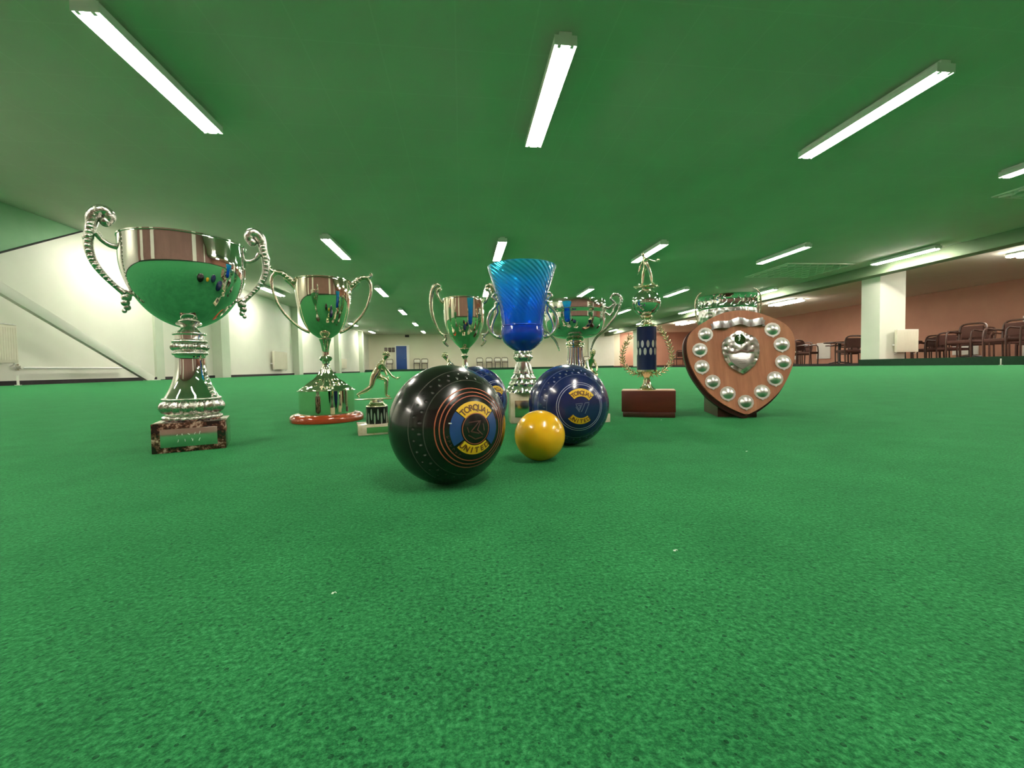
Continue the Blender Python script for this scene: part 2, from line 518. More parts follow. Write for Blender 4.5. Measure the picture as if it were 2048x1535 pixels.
cols = [(-5.82, 'row by the left wall'), (-2.5, 'second row from the left wall'), (.85, 'middle row above the blue vase'),
        (4.19, 'row right of the middle'), (7.43, 'second row from the beam'), (10.60, 'row beside the right beam')]
rows = [(-1.05, 'overhead behind the camera'), (4.1, 'nearest to the camera'), (9.28, 'second nearest'), (14.27, 'third nearest'),
        (19.2, 'fourth nearest'), (24.3, 'fifth nearest'), (29.2, 'farthest')]
edge_proto = make_light(.008)  # shallower added side pieces, so more light spills onto the ceiling
first = True
used_edge = False
for ci_, (x, rn) in enumerate(cols):
    for y, nn in rows:
        if ci_ in (0, 5):
            o = edge_proto if not used_edge else copy_tree(edge_proto)
            used_edge = True
        else:
            o = proto if first else copy_tree(proto)
            first = False
        yy = y + (.3 if (x > 7 and 0 < y < 5) else 0)
        o.location = (x, yy, 2.62)
        tag(o, 'twin-tube ceiling light, %s in the %s' % (nn, rn), 'ceiling light', 'fluorescent lights in rows on the ceiling')
rproto = make_light(0)
rfirst = True
for y, nn in ((.3, 'overhead beside the camera'), (8.45, 'beyond the beam at the right edge'), (16.7, 'beyond the beam left of the pillar'), (24.9, 'farther along'), (31.2, 'at the far end wall')):
    o = rproto if rfirst else copy_tree(rproto)
    rfirst = False
    o.location = (13.4, y, 2.63)
    tag(o, 'white fluorescent light in the maroon recess, %s, beam side' % nn, 'ceiling light', 'fluorescent lights in the recess')
    o = copy_tree(rproto)
    o.location = (13.72, y, 2.63)
    tag(o, 'white fluorescent light in the maroon recess, %s, inner side' % nn, 'ceiling light', 'fluorescent lights in the recess')

# ================================================================== WALL FIXTURES
def make_radiator(label, w_, h_):
    t = thing('radiator', label, 'radiator')
    b_ = bmesh.new()
    box(b_, 0, w_, -.035, .035, 0, h_, bev=.008)
    nn = int(w_/.035)
    for k in range(nn):
        x = .02+k*(w_-.04)/max(nn-1, 1)
        box(b_, x-.008, x+.008, -.037, -.034, .04, h_-.04)
    obj('panel', b_, 'radiator', t)
    v_ = bmesh.new()
    for s in (.03, w_-.03):
        tube([(s, 0, .03), (s, 0, -.02), (s, .06, -.05)], .010, v_, sub=1)
        box(v_, s-.02, s+.02, .035, .10, .3*h_, .36*h_)
    obj('pipework', v_, 'white_metal', t)
    g_ = bmesh.new()
    box(g_, .01, w_-.01, -.04, .04, h_, h_+.012)
    for k in range(int(w_/.06)): box(g_, .03+k*.06, .06+k*.06, -.03, .03, h_+.010, h_+.016)
    obj('top_grille', g_, 'white_metal', t)
    return t
o = make_radiator('cream panel radiator on the left wall at the picture edge', 1.1, .56)
o.location = (XL+.125, 6.15, .32); o.rotation_euler = (0, 0, R(90))
o = make_radiator('cream radiator on the left wall seen through the space left of the rosewood based cup', 1.15, .66)
o.location = (XL+.125, 16.1, .2); o.rotation_euler = (0, 0, R(90))
o = make_radiator('small far radiator on the left wall, beyond the stem of the rosewood based cup', 1.15, .56)
o.location = (XL+.125, 24.6, .24); o.rotation_euler = (0, 0, R(90))
o = make_radiator('cream panel radiator mounted on the white pillar', .66, .60)
o.location = (11.66, 10.38, .36)
b_ = bmesh.new()
tube([(XL+.05, 7.3, .25), (XL+.05, 9.35, .25)], .016, b_, sub=1)
for y in (7.4, 8.4, 9.3): box(b_, XL, XL+.06, y-.012, y+.012, .235, .265)
tag(obj('heating_pipe', b_, 'white_metal'), 'white pipe running low along the left wall to the brace', 'pipe')
t = thing('pipe_valve', 'small grey valve where the low pipe meets the left radiator', 'valve', (XL+.06, 7.33, .26))
b_ = bmesh.new(); tube([(0, 0, -.05), (0, 0, .05)], .02, b_, sub=1); obj('valve_body', b_, 'chrome_soft', t)
b_ = bmesh.new(); tube([(.0, 0, .0), (.07, 0, .0)], .026, b_, sub=1); obj('valve_knob', b_, 'white', t)
t = thing('socket_box', 'small white socket box on the left wall behind the big cup stem', 'socket', (XL, 9.75, .25))
obj('box_body', BX(0, .04, -.14, .14, -.04, .04, bev=.006), 'white', t)
b_ = bmesh.new()
for s in (-.07, .07): box(b_, .038, .044, s-.03, s+.03, -.025, .025)
obj('socket_plate', b_, 'radiator', t)
# diagonal brace
a = Vector((-6.16, 9.38, 0)); b2 = Vector((-6.36, 5.9, 1.78))
d = (b2-a)
q = d.to_track_quat('Z', 'Y').to_matrix().to_4x4(); q.translation = a
b_ = bmesh.new()
box(b_, -.035, .035, -.075, .075, 0, d.length, bev=.004, mtx=q)
t = thing('diagonal_brace', 'pale diagonal steel brace leaning along the left wall', 'brace', (0, 0, 0))
obj('brace_bar', b_, 'white', t)
obj('foot_plate', BX(-6.24, -6.08, 9.26, 9.5, -.10, .008, bev=.003), 'white', t)
# rink markers
def marker(loc, label):
    t = thing('rink_marker', label, 'marker', loc)
    b_ = bmesh.new(); box(b_, -.013, .013, -.006, .006, .0, .135, bev=.002); obj('marker_strip', b_, 'white', t)
    obj('marker_foot', BX(-.03, .03, -.02, .02, 0, .006, bev=.002), 'white', t)
marker((-6.03+.06, 6.55, 0), 'thin white rink marker standing at the green edge near the left radiator')
marker((11.18, 7.75, 0), 'thin white rink marker standing at the right edge of the green')
# notices, loudspeaker on the far wall
for k in range(3):
    x = -5.62+k*.27
    t = thing('notice_board', 'small dark framed notice, %s of the three left of the blue door' % ('left', 'middle', 'right')[k], 'notice', (x, YF, 1.42), group='framed notices by the blue door')
    obj('frame', BX(0, .23, -.03, 0, 0, .34, bev=.005), 'dark', t)
    obj('picture', BX(.025, .205, -.034, -.029, .03, .31), 'poster', t)
t = thing('wall_speaker', 'small dark loudspeaker box high on the far end wall', 'speaker', (-3.95, YF, 2.5))
obj('cabinet', BX(-.14, .14, -.2, -.03, 0, .17, bev=.01), 'dark', t)
obj('bracket', BX(-.03, .03, -.035, 0, .05, .12), 'dark', t)
b_ = bmesh.new(); lathe([(0, 0), (.05, .01), (.06, 0)], 24, b_)
bmesh.ops.transform(b_, matrix=Matrix.Translation((0, -.2, .085)) @ Matrix.Rotation(R(90), 4, 'X'), verts=b_.verts)
obj('cone', b_, 'chair_dark', t)
# slats added to shape the bright wavy ceiling patches near the beam
def patch_slats(x0, x1, y0, y1, label):
    t = thing('ceiling_patch_slats', label, 'ceiling patch', ((x0+x1)/2, (y0+y1)/2, 2.7))
    W, D = (x1-x0)/2, (y1-y0)/2
    b_ = bmesh.new()
    box(b_, -W, W, -D, -D+.05, -.02, 0); box(b_, -W, W, D-.05, D, -.02, 0)
    box(b_, -W, -W+.05, -D+.05, D-.05, -.02, 0); box(b_, W-.05, W, -D+.05, D-.05, -.02, 0)
    obj('frame', b_, 'white', t)
    k = int(2*W/.20)
    for i in range(k):
        b_ = bmesh.new()
        x = -W+.10+i*(2*W-.20)/(k-1)
        n_ = 12
        P = [(x+(.045 if q % 2 else -.045), -D+.06+q*(2*D-.12)/n_) for q in range(n_+1)]
        for (xa, ya), (xb, yb) in zip(P, P[1:]):
            vv = []
            for z in (-.045, 0):
                for dx in (-.006, .006): vv.append(b_.verts.new((xa+dx, ya, z))); vv.append(b_.verts.new((xb+dx, yb, z)))
            a0, a1, c0, c1, e0, e1, g0, g1 = vv
            for f_ in ((a0, a1, c1, c0), (e0, e1, g1, g0), (a0, a1, e1, e0), (c0, c1, g1, g0)): b_.faces.new(f_)
        obj('slat', b_, 'white', t)
patch_slats(8.4, 10.35, 10.3, 12.0, 'slats standing in for a bright wavy ceiling patch above the shield, near the beam')
patch_slats(8.4, 10.35, 4.4, 6.0, 'slats standing in for a bright wavy ceiling patch at the right edge of the picture')

# ================================================================== BACKGROUND CHAIRS AND TABLES
def make_visitor_chair():
    t = thing('stacking_chair', 'x', 'chair')
    obj('seat', BX(-.21, .21, -.2, .2, .40, .45, bev=.012), 'chair_dark', t)
    obj('backrest', BX(-.20, .20, .17, .205, .52, .66, bev=.012), 'white', t)
    b_ = bmesh.new(); tube([(-.21, .19, .40), (-.21, .2, .72), (0, .21, .76), (.21, .2, .72), (.21, .19, .40)], .018, b_, seg=8, sub=4)
    obj('back_frame', b_, 'dark', t)
    for x in (-.2, .2):
        for y in (-.18, .18):
            b_ = bmesh.new(); tube([(x, y, 0), (x, y, .41)], .013, b_, seg=8, sub=1)
            obj('leg', b_, 'dark', t)
    return t
pc = make_visitor_chair()
fx = [(-5.2, 'beside the blue door on its left'), (-3.25, 'first chair right of the blue door'), (-2.7, 'second chair right of the blue door'),
      (1.32, 'left of the four between the small cup and the blue vase'), (2.02, 'second of the four between the small cup and the blue vase'),
      (2.66, 'third of the four between the small cup and the blue vase'), (3.2, 'right of the four between the small cup and the blue vase'),
      (9.0, 'left of the pair below the wide cup'), (9.5, 'right of the pair below the wide cup')]
for i, (x, nm) in enumerate(fx):
    o = pc if i == 0 else copy_tree(pc)
    o.location = (x, 31.9, .13)
    tag(o, 'tiny dark chair, %s' % nm, 'chair', 'chairs along the far wall')

def make_armchair():
    t = thing('wooden_armchair', 'x', 'chair')
    obj('seat', BX(-.25, .25, -.24, .22, .36, .44, bev=.02), 'seat_red', t)
    b_ = bmesh.new()
    tube([(-.25, .2, .42), (-.25, .25, .80), (0, .28, .86), (.25, .25, .80), (.25, .2, .42)], .024, b_, seg=8, sub=4)
    obj('back_frame', b_, 'brown_wood', t)
    obj('backrest', BX(-.22, .22, .2, .25, .50, .80, bev=.02), 'seat_red', t)
    for x in (-.25, .25):
        b_ = bmesh.new(); tube([(x, -.22, 0), (x, -.22, .62), (x, 0, .66), (x, .24, .64)], .02, b_, seg=8, sub=3)
        obj('arm', b_, 'brown_wood', t)
        b_ = bmesh.new(); tube([(x, .22, 0), (x, .2, .44)], .02, b_, seg=8, sub=1)
        obj('leg', b_, 'brown_wood', t)
    return t
def make_table():
    t = thing('bar_table', 'x', 'table')
    obj('tabletop', lathe([(0, .70), (.44, .70), (.45, .715), (.44, .735), (0, .735)], 32), 'brown_wood', t)
    obj('pedestal', lathe([(.04, .05), (.03, .35), (.045, .70)], 16), 'dark', t)
    b_ = bmesh.new()
    for k in range(4):
        a = k*PI/2+PI/4
        tube([(0, 0, .06), (.18*math.cos(a), .18*math.sin(a), .04), (.3*math.cos(a), .3*math.sin(a), .012)], [.025, .02, .012], b_, seg=8)
    obj('feet', b_, 'dark', t)
    return t
ac = make_armchair(); tb = make_table()
ci = ti = 0
def place(kind, x, y, z, rz, label):
    global ci, ti
    if kind == 'c':
        o = ac if ci == 0 else copy_tree(ac); ci += 1
        tag(o, label, 'chair', 'brown armchairs in the recess')
    else:
        o = tb if ti == 0 else copy_tree(tb); ti += 1
        tag(o, label, 'table', 'round tables in the recess')
    o.location = (x, y, z); o.rotation_euler = (0, 0, rz)
ords = ['first', 'second', 'third', 'fourth', 'fifth', 'sixth', 'seventh', 'eighth', 'ninth', 'tenth', 'eleventh', 'twelfth', 'thirteenth', 'fourteenth', 'fifteenth', 'sixteenth']
# right of the pillar: front line of chairs along the walkway, then tables with chairs behind
y = 9.9; k = 0
for (x, y, rz) in [(12.45, 9.35, 95), (12.5, 8.6, 80), (12.45, 7.9, 100), (12.5, 7.15, 92), (12.45, 6.4, 84)]:
    place('c', x, y, .165, R(rz-180), 'brown armchair on the raised walkway, %s right of the pillar radiator, front line' % ords[k]); k += 1
for k, (x, y) in enumerate([(13.5, 10.0), (13.5, 8.4), (13.5, 6.9)]):
    place('t', x, y, .165, 0, 'round dark wooden table right of the pillar, %s from it' % ords[k])
for k, (x, y, rz) in enumerate([(14.5, 10.6, -80), (14.5, 9.9, -100), (14.45, 8.6, -85), (14.5, 7.6, -95), (14.5, 6.8, -80), (16.4, 10.7, -60), (16.3, 9.3, -100)]):
    place('c', x, y, .165, R(rz), 'brown armchair behind the tables right of the pillar, %s from the pillar' % ords[k])
# left of the pillar, seen between shield and pillar
for k, (x, y) in enumerate([(12.7, 13.2), (12.7, 15.6), (12.8, 18.5), (14.8, 15.4)]):
    place('t', x, y, .06, 0, 'round dark table in the recess between shield and pillar, %s from the pillar' % ords[k])
for k, (x, y, rz) in enumerate([(12.15, 12.3, 170), (12.1, 13.9, 20), (13.6, 13.2, -90), (12.2, 14.7, 160), (12.1, 16.5, 10), (13.6, 15.9, -95),
                                (12.2, 17.5, 170), (12.2, 19.5, 0), (13.9, 16.9, -20), (15.6, 15.8, -95), (12.15, 21.0, 5), (12.2, 23.0, 170)]):
    place('c', x, y, .06, R(rz), 'brown armchair between shield and pillar, %s from the pillar' % ords[k])
for k, (x, y, rz) in enumerate([(13.3, 11.75, 175), (14.3, 11.35, 160), (14.9, 12.3, -100), (15.6, 12.0, -80), (16.2, 13.2, -95)]):
    place('c', x, y, .06, R(rz), 'brown armchair just right of the pillar radiator, %s from the pillar' % ords[k])
place('t', 13.9, 12.3, .06, 0, 'round dark table just right of the pillar radiator, in the recess')
place('t', 15.3, 13.3, .06, 0, 'round dark table at the back, right of the pillar radiator')
# pale items on the recess wall
t = struct('door_6', BX(17.94, 18, 11.0, 11.9, .165, 1.5, bev=.01), 'white', 'low white framed door at the back of the recess')
for i, (y0, y1, z0, z1) in enumerate([(13.1, 13.9, .3, .95), (15.2, 15.8, .75, 1.15), (19.2, 20.0, .3, 1.1), (21.2, 22.0, .3, .75), (23.0, 24.0, .8, 1.15), (25.5, 27.0, .3, .8)]):
    struct('window_%d' % (i+1), BX(17.95, 18, y0, y1, z0, z1, bev=.01), 'white')

# ================================================================== BOWLS AND JACK
BR, BW = .0625, .056
def dome(x, y, off=.00025):
    r_ = min(math.hypot(x, y), .06)
    return Vector((x, y, BW*math.sqrt(1-(r_/BR)**2)+off))
def ribbon(pts, wd, bm=None, closed=False, off=.0003):
    bm = bm or bmesh.new()
    P = []
    for a, b_ in zip(pts, pts[1:]):
        n_ = max(int(math.hypot(b_[0]-a[0], b_[1]-a[1])/.0015), 1)
        for k in range(n_): P.append((a[0]+(b_[0]-a[0])*k/n_, a[1]+(b_[1]-a[1])*k/n_))
    P.append(pts[-1])
    A = []
    for i, p in enumerate(P):
        q0 = P[max(i-1, 0)]; q1 = P[min(i+1, len(P)-1)]
        dx, dy = q1[0]-q0[0], q1[1]-q0[1]; L = math.hypot(dx, dy) or 1
        nx, ny = -dy/L*wd/2, dx/L*wd/2
        A.append((bm.verts.new(dome(p[0]+nx, p[1]+ny, off)), bm.verts.new(dome(p[0]-nx, p[1]-ny, off))))
    for a, b_ in zip(A, A[1:]): bm.faces.new((a[0], a[1], b_[1], b_[0]))
    return bm
def sector(r_in, r_out, a0, a1, bm=None, off=.00018):
    bm = bm or bmesh.new()
    na, nr = 24, 5
    G = [[bm.verts.new(dome((r_in+(r_out-r_in)*j/nr)*math.cos(R(a0+(a1-a0)*i/na)), (r_in+(r_out-r_in)*j/nr)*math.sin(R(a0+(a1-a0)*i/na)), off))
          for j in range(nr+1)] for i in range(na+1)]
    for i in range(na):
        for j in range(nr): bm.faces.new((G[i][j], G[i+1][j], G[i+1][j+1], G[i][j+1]))
    return bm
def ring_bm(r_, wd):
    bm = bmesh.new()
    return sector(r_-wd/2, r_+wd/2, 0, 180, sector(r_-wd/2, r_+wd/2, 180, 360, bm, .00025), .00025)
def arc_text(word, rad, size, centre, spread, top, bm=None):
    bm = bm or bmesh.new()
    for i, ch in enumerate(word):
        q = (i-(len(word)-1)/2)*spread
        a = R(centre-q) if top else R(centre+q)
        rot = a-PI/2 if top else a+PI/2
        cx, cy = rad*math.cos(a), rad*math.sin(a)
        def fn(x, y, cx=cx, cy=cy, rot=rot):
            y -= size*.34
            return dome(cx+x*math.cos(rot)-y*math.sin(rot), cy+x*math.sin(rot)+y*math.cos(rot), .0005)
        glyph_bm(ch, size, bm, fn)
    return bm
def bowl(label, G, face_az, roll, body, rings, top, bottom, strokes, blue_band, mark):
    """face_az: heading of the emblem's normal in the ground plane, degrees from -y towards +x"""
    t = thing('lawn_bowl', label, 'bowl', (G[0], G[1], 0))
    nrm = Vector((math.sin(R(face_az)), -math.cos(R(face_az)), .02)).normalized()
    up = Vector((0, 0, 1)); xx = up.cross(nrm).normalized(); yy = nrm.cross(xx)
    mt = Matrix((xx, yy, nrm)).transposed().to_4x4() @ Matrix.Rotation(R(roll), 4, 'Z')
    mt.translation = Vector((0, 0, BR))
    def part(name, bm, mat_):
        o = obj(name, bm, mat_, t); o.matrix_local = mt; return o
    prof = [(BR*math.cos(a), BW*math.sin(a)) for a in [(-90+k*180/72)*PI/180 for k in range(73)]]
    prof[0] = (0, -BW); prof[-1] = (0, BW)
    part('bowl_body', lathe(prof, 128), body)
    for r_, wd, c_ in rings: part('engraved_ring', ring_bm(r_, wd), c_)
    part('name_band', sector(.0150, .0262, 90-top, 90+top), 'yellow_paint')
    part('name_band', sector(.0160, .0250, 270-bottom, 270+bottom), 'yellow_paint')
    part('lettering', arc_text('TORQUAY', .0203, .0082, 90, 14.2*top/50, True), 'ink')
    part('lettering', arc_text('UNITED', .0206, .0076, 270, 15.5*bottom/44, False), 'ink')
    if blue_band:
        part('side_band', sector(.0160, .0262, -38, 38), 'blue_paint')
        part('side_band', sector(.0160, .0262, 142, 218), 'blue_paint')
    b_ = bmesh.new()
    for s in strokes: ribbon(s, .0011, b_)
    part('centre_device', b_, mark)
    return t, part
S1 = [[(-.0085, .0060), (.0035, .0075), (-.0060, -.0025), (.0035, -.0045)], [(.0045, .0080), (.0010, -.0010), (.0075, -.0060)],
      [(-.0085, -.0060), (-.0005, -.0100), (.0075, -.0080)], [(.0075, .0050), (.0090, -.0020)], [(-.0100, .0015), (-.0080, -.0035)]]
t, part = bowl('large black bowl with orange rings and yellow and blue club emblem, nearest the camera', (-.0154, .4578), 30, -4, 'bowl_black',
     [(.0385, .0009, 'rust_paint'), (.0348, .0009, 'rust_paint'), (.0312, .0009, 'rust_paint'), (.0146, .0007, 'rust_paint')], 50, 46, S1, True, 'dull_rust')
b_ = bmesh.new()
for k, a in enumerate((196, 205, 214, 223, 232, 241)):
    for (x0, y0, x1, y1) in [(-.0009, -.0011, -.0009, .0011), (-.0009, .0011 if k % 2 else -.0011, .0010, .0002)]:
        A = R(a+90)
        f2 = lambda x, y: (.0284*math.cos(R(a))+x*math.cos(A)-y*math.sin(A), .0284*math.sin(R(a))+x*math.sin(A)+y*math.cos(A))
        ribbon([f2(x0, y0), f2(x1, y1)], .0006, b_)
part('small_engraving', b_, 'dull_rust')
part('white_dash', ribbon([(-.0272, .0052), (-.0245, .0052)], .0011), 'white')
S2 = [[(-.0120, .0045), (.0015, .0070), (-.0035, -.0070), (-.0110, .0030)], [(-.0070, .0020), (-.0020, .0030), (-.0035, -.0030)],
      [(.0065, .0080), (.0045, .0010), (.0005, -.0095)], [(.0150, .0075), (.0085, -.0120)], [(.0065, .0080), (.0155, .0095)], [(-.0110, -.0010), (-.0030, -.0100)]]
bowl('navy blue bowl with white rings and full yellow club emblem, behind the yellow jack', (.163, .651), 5, -6, 'bowl_blue',
     [(.0345, .0007, 'pale_paint'), (.0318, .0007, 'pale_paint')], 47, 43, [[(x*.75, y*.75) for x, y in s] for s in S2], False, 'grey_blue')
bowl('navy blue bowl mostly hidden behind the large black bowl', (.0245, .8025), 43, -4, 'bowl_blue',
     [(.0345, .0007, 'pale_paint'), (.0318, .0007, 'pale_paint')], 47, 43, [[(x*.75, y*.75) for x, y in s] for s in S2], True, 'grey_blue')
b_ = bmesh.new(); bmesh.ops.create_uvsphere(b_, u_segments=64, v_segments=40, radius=.0327)
o = obj('jack_ball', b_, 'jack', None, (.0986, .5484, .0327))
tag(o, 'small plain yellow jack ball between the black and navy bowls', 'ball')

# ================================================================== TROPHY HELPERS
def shell(prof, th=.0018):
    """outer profile bottom->top, closed with an inner wall"""
    inner = [(max(r_-th, 0), z+(th if i == 0 else 0)) for i, (r_, z) in enumerate(prof)][::-1]
    inner[0] = (prof[-1][0]-th, prof[-1][1])
    return prof + [(prof[-1][0]-th*.2, prof[-1][1]+th*.4), ] + inner + [(0, prof[0][1]+th)]
def mir(pts, s): return [(s*x, 0, z) for x, z in pts]
def torus_prof(r_, z, a, b_, n_=8):
    return [(r_+a*math.cos(t), z+b_*math.sin(t)) for t in [(-90+k*180/n_)*PI/180 for k in range(n_+1)]]
def handle_pair(t, name, mt, path, rad, extras):
    for s in (-1, 1):
        b_ = tube(mir(path, s), rad, seg=12, sub=7)
        extras(b_, s)
        obj(name, b_, mt, t)
def beads(b_, s, pts, r_, n_=12):
    P = catmull([(s*x, 0, z) for x, z in pts], 8)
    L = [0]
    for p, q in zip(P, P[1:]): L.append(L[-1]+(q-p).length)
    for k in range(n_):
        d_ = L[-1]*k/(n_-1)
        i = max(j for j in range(len(L)) if L[j] <= d_+1e-9)
        ball(b_, P[min(i, len(P)-1)]+Vector((0, -.0015, 0)), r_ if isinstance(r_, float) else r_[0]+(r_[1]-r_[0])*k/(n_-1), (1, 1.1, .8), 10)
def scratches(parent, x0, x1, z0, z1, y, rows_=2):
    """worn engraving: tiny strokes on a plate facing -y"""
    b_ = bmesh.new()
    for r_ in range(rows_):
        zc = z1-(r_+.5)*(z1-z0)/rows_; h_ = (z1-z0)/rows_*.28
        k = 5 if r_ == 0 else 4
        for i in range(k):
            xc = x0+(i+.7)*(x1-x0)/(k+.6)
            for _ in range(2):
                a = random.uniform(-1, 1)*h_; 
                xa = xc+random.uniform(-.0015, .0015); xb = xc+random.uniform(-.0015, .0015)
                vv = [b_.verts.new(p) for p in ((xa-.0002, y, zc-h_), (xa+.0003, y, zc-h_), (xb+.0003, y, zc+a), (xb-.0002, y, zc+a))]
                b_.faces.new(vv)
    return obj('engraving', b_, 'engrave', parent)

# ------------------------------------------------------------------ big silver cup
AZ1 = 30.4
t = thing('trophy_cup', 'largest silver cup with wide plain bowl and scroll handles, on brown marble', 'trophy', (-.4385, .757, 0), R(AZ1))
LZ = lambda z: z if z < .2 else .2+(z-.2)*.952
pf = catmull([(x, z, 0) for x, z in [(a, LZ(b)) for a, b in [(.010, .1945), (.022, .1985), (.037, .207), (.051, .2195), (.0625, .235), (.0715, .252), (.0785, .272), (.0822, .292), (.0828, .312), (.0828, .3352)]]], 5)
obj('bowl', lathe(shell([(0, .194)]+[(p.x, p.y) for p in pf]), 96), 'chrome', t)
obj('rim', lathe([(a, b-.0065) for a, b in [(.0822, .3335), (.0838, .3345), (.0838, .3362), (.0820, .3368), (.0808, .3358)]], 96), 'chrome', t)
obj('collar', lathe([(0, .1995), (.009, .1985), (.0125, .1915), (.016, .1895), (.018, .1878), (.0228, .1862), (.0232, .1845), (.0228, .183), (.0195, .1825), (.0192, .176), (.0195, .1752)], 64), 'chrome_soft', t)
b_ = lathe(torus_prof(.0205, .1722, .0038, .0028), 96, ribs=None)
lathe(torus_prof(.0200, .1632, .0062, .0062), 120, b_, ribs=(18, -.16, .15, .18))
lathe(torus_prof(.0205, .1530, .0040, .0028), 96, b_)
lathe([(.0205, .176), (.0205, .149)], 48, b_)
obj('knop', b_, 'cast', t)
obj('stem', lathe([(.0212, .1505), (.0205, .147), (.0205, .138), (.0214, .127), (.0238, .114), (.0275, .102), (.0322, .091), (.0372, .082), (.0385, .0795)], 72, smooth=4), 'chrome', t)
b_ = lathe(torus_prof(.037, .0800, .0032, .0024), 96)
lathe(torus_prof(.0315, .0672, .0130, .0118), 160, b_, ribs=(20, -.12, .05, .078))
lathe(torus_prof(.0345, .0500, .0065, .0045), 144, b_, ribs=(26, -.09, .04, .056))
lathe([(.036, .082), (.033, .055), (.034, .0455), (0, .0455)], 64, b_)
obj('gadrooned_foot', b_, 'cast', t)
# beaded leaf running down the stem on the right
b_ = bmesh.new()
for k in range(8):
    z = .128-k*.0062; r_ = .0222+.0145*(k/7)**1.7
    ball(b_, Vector((r_*math.cos(R(-38)), r_*math.sin(R(-38)), z)), .0014+.0003*k, (1, 1, 1), 10)
obj('stem_beading', b_, 'chrome_soft', t)
pq = R(-8)
rot = Matrix.Rotation(pq, 4, 'Z')
o = obj('plinth', BX(-.047, .047, -.0425, .0425, 0, .0455, bev=.0012), 'brown_marble', t); o.matrix_local = rot
pl = obj('plaque', BX(-.036, .036, -.0436, -.0424, .0085, .0365, bev=.0005), 'chrome_soft', t); pl.matrix_local = rot
scratches(pl, -.02, .02, .014, .034, -.0438)
H1 = [(a, LZ(b)) for a, b in [(.0825, .318), (.090, .3195), (.098, .326), (.1035, .335)]]
SP = [(a, LZ(b)) for a, b in [(.0935, .3535), (.0890, .3600), (.0905, .3685), (.0985, .3710), (.1065, .3620), (.1090, .3480), (.1120, .3310), (.1130, .3120), (.1085, .2910), (.0990, .2730), (.0860, .2560), (.0760, .2460)]]
def ex(b_, s):
    tube(mir(H1, s), [.0045, .0038, .0038, .0045], b_, seg=10)
    beads(b_, s, SP[5:11], (.0058, .0036), 15)
    ball(b_, (s*.0935, 0, LZ(.3545)), .0075, (1, .9, 1), 14)
    ball(b_, (s*.1130, 0, LZ(.3270)), .0070, (1, .9, 1.1), 12)
    for (x, z, q) in ((.0745, .2395, .0068), (.0760, .2310, .0058), (.0740, .2235, .0046), (.0775, .2180, .0034)):
        ball(b_, (s*x, 0, LZ(z)), q, (1, .8, 1), 10)
    tube(mir([(.0820, .2490), (.0730, .2450), (.0670, .2410)], s), .0035, b_, seg=8)
handle_pair(t, 'scroll_handle', 'cast', SP, [.005, .007, .0078, .0085, .0085, .0070, .0062, .0058, .005, .0042, .0036, .0048], ex)

# ------------------------------------------------------------------ cup on rosewood base
t = thing('trophy_cup', 'warm silver two-handled cup on round polished red wooden base, left of centre', 'trophy', (-.330, 1.098, 0), R(16.7))
pf = catmull([(x, z, 0) for x, z in [(.0135, .2005), (.0300, .2125), (.0425, .2285), (.0510, .2470), (.0580, .2730), (.0625, .3050), (.0622, .3390)]], 5)
obj('bowl', lathe(shell([(0, .200)]+[(p.x, p.y) for p in pf]), 96), 'warm', t)
obj('rim', lathe([(.0618, .3375), (.0634, .3385), (.0634, .3402), (.0616, .3406), (.0606, .3396)], 96), 'warm', t)
obj('stem', lathe([(0, .2015), (.013, .2008), (.0140, .1985), (.0105, .187), (.0082, .175), (.0074, .163), (.0080, .1575), (.0128, .1555), (.0148, .1515), (.0128, .1470), (.0085, .1440), (.0082, .138)], 64), 'warm', t)
obj('fluted_foot', lathe([(.0082, .139), (.0100, .131), (.0150, .120), (.0215, .110), (.0300, .101), (.0420, .0925), (.0520, .0835), (.0600, .0785), (.0620, .0755), (.0620, .0735), (0, .0735)], 160, smooth=3, ribs=(20, -.10, .085, .130)), 'warm', t)
obj('plinth_band', lathe([(0, .0735), (.0628, .0735), (.0628, .0190), (.0640, .0182), (0, .0182)], 96), 'warm', t)
obj('wooden_base', lathe([(0, .0185), (.074, .0185), (.0800, .0165), (.0835, .0120), (.0845, .0060), (.0835, .0008), (0, 0)], 96), 'rosewood', t)
SP = [(.0585, .3290), (.0680, .3350), (.0780, .3440), (.0880, .3520), (.0990, .3530), (.1075, .3440), (.1105, .3290), (.1085, .3110), (.1010, .2850), (.0880, .2610), (.0730, .2425), (.0590, .2290), (.0440, .2190), (.0330, .2150)]
def ex(b_, s):
    beads(b_, s, SP[0:5], (.0058, .0066), 7)
    tube(mir([(.1000, .3530), (.1085, .3560), (.1125, .3620), (.1090, .3650)], s), [.004, .0035, .003, .0035], b_, seg=8)
    tube(mir([(.0830, .3480), (.0800, .3385), (.0720, .3300), (.0660, .3220), (.0620, .3150)], s), [.004, .0045, .0038, .003, .0025], b_, seg=8)
handle_pair(t, 'scroll_handle', 'warm_cast', SP, [.0052, .006, .0066, .0066, .0055, .0042, .0036, .0034, .0032, .0031, .0030, .0030, .0032, .0036], ex)

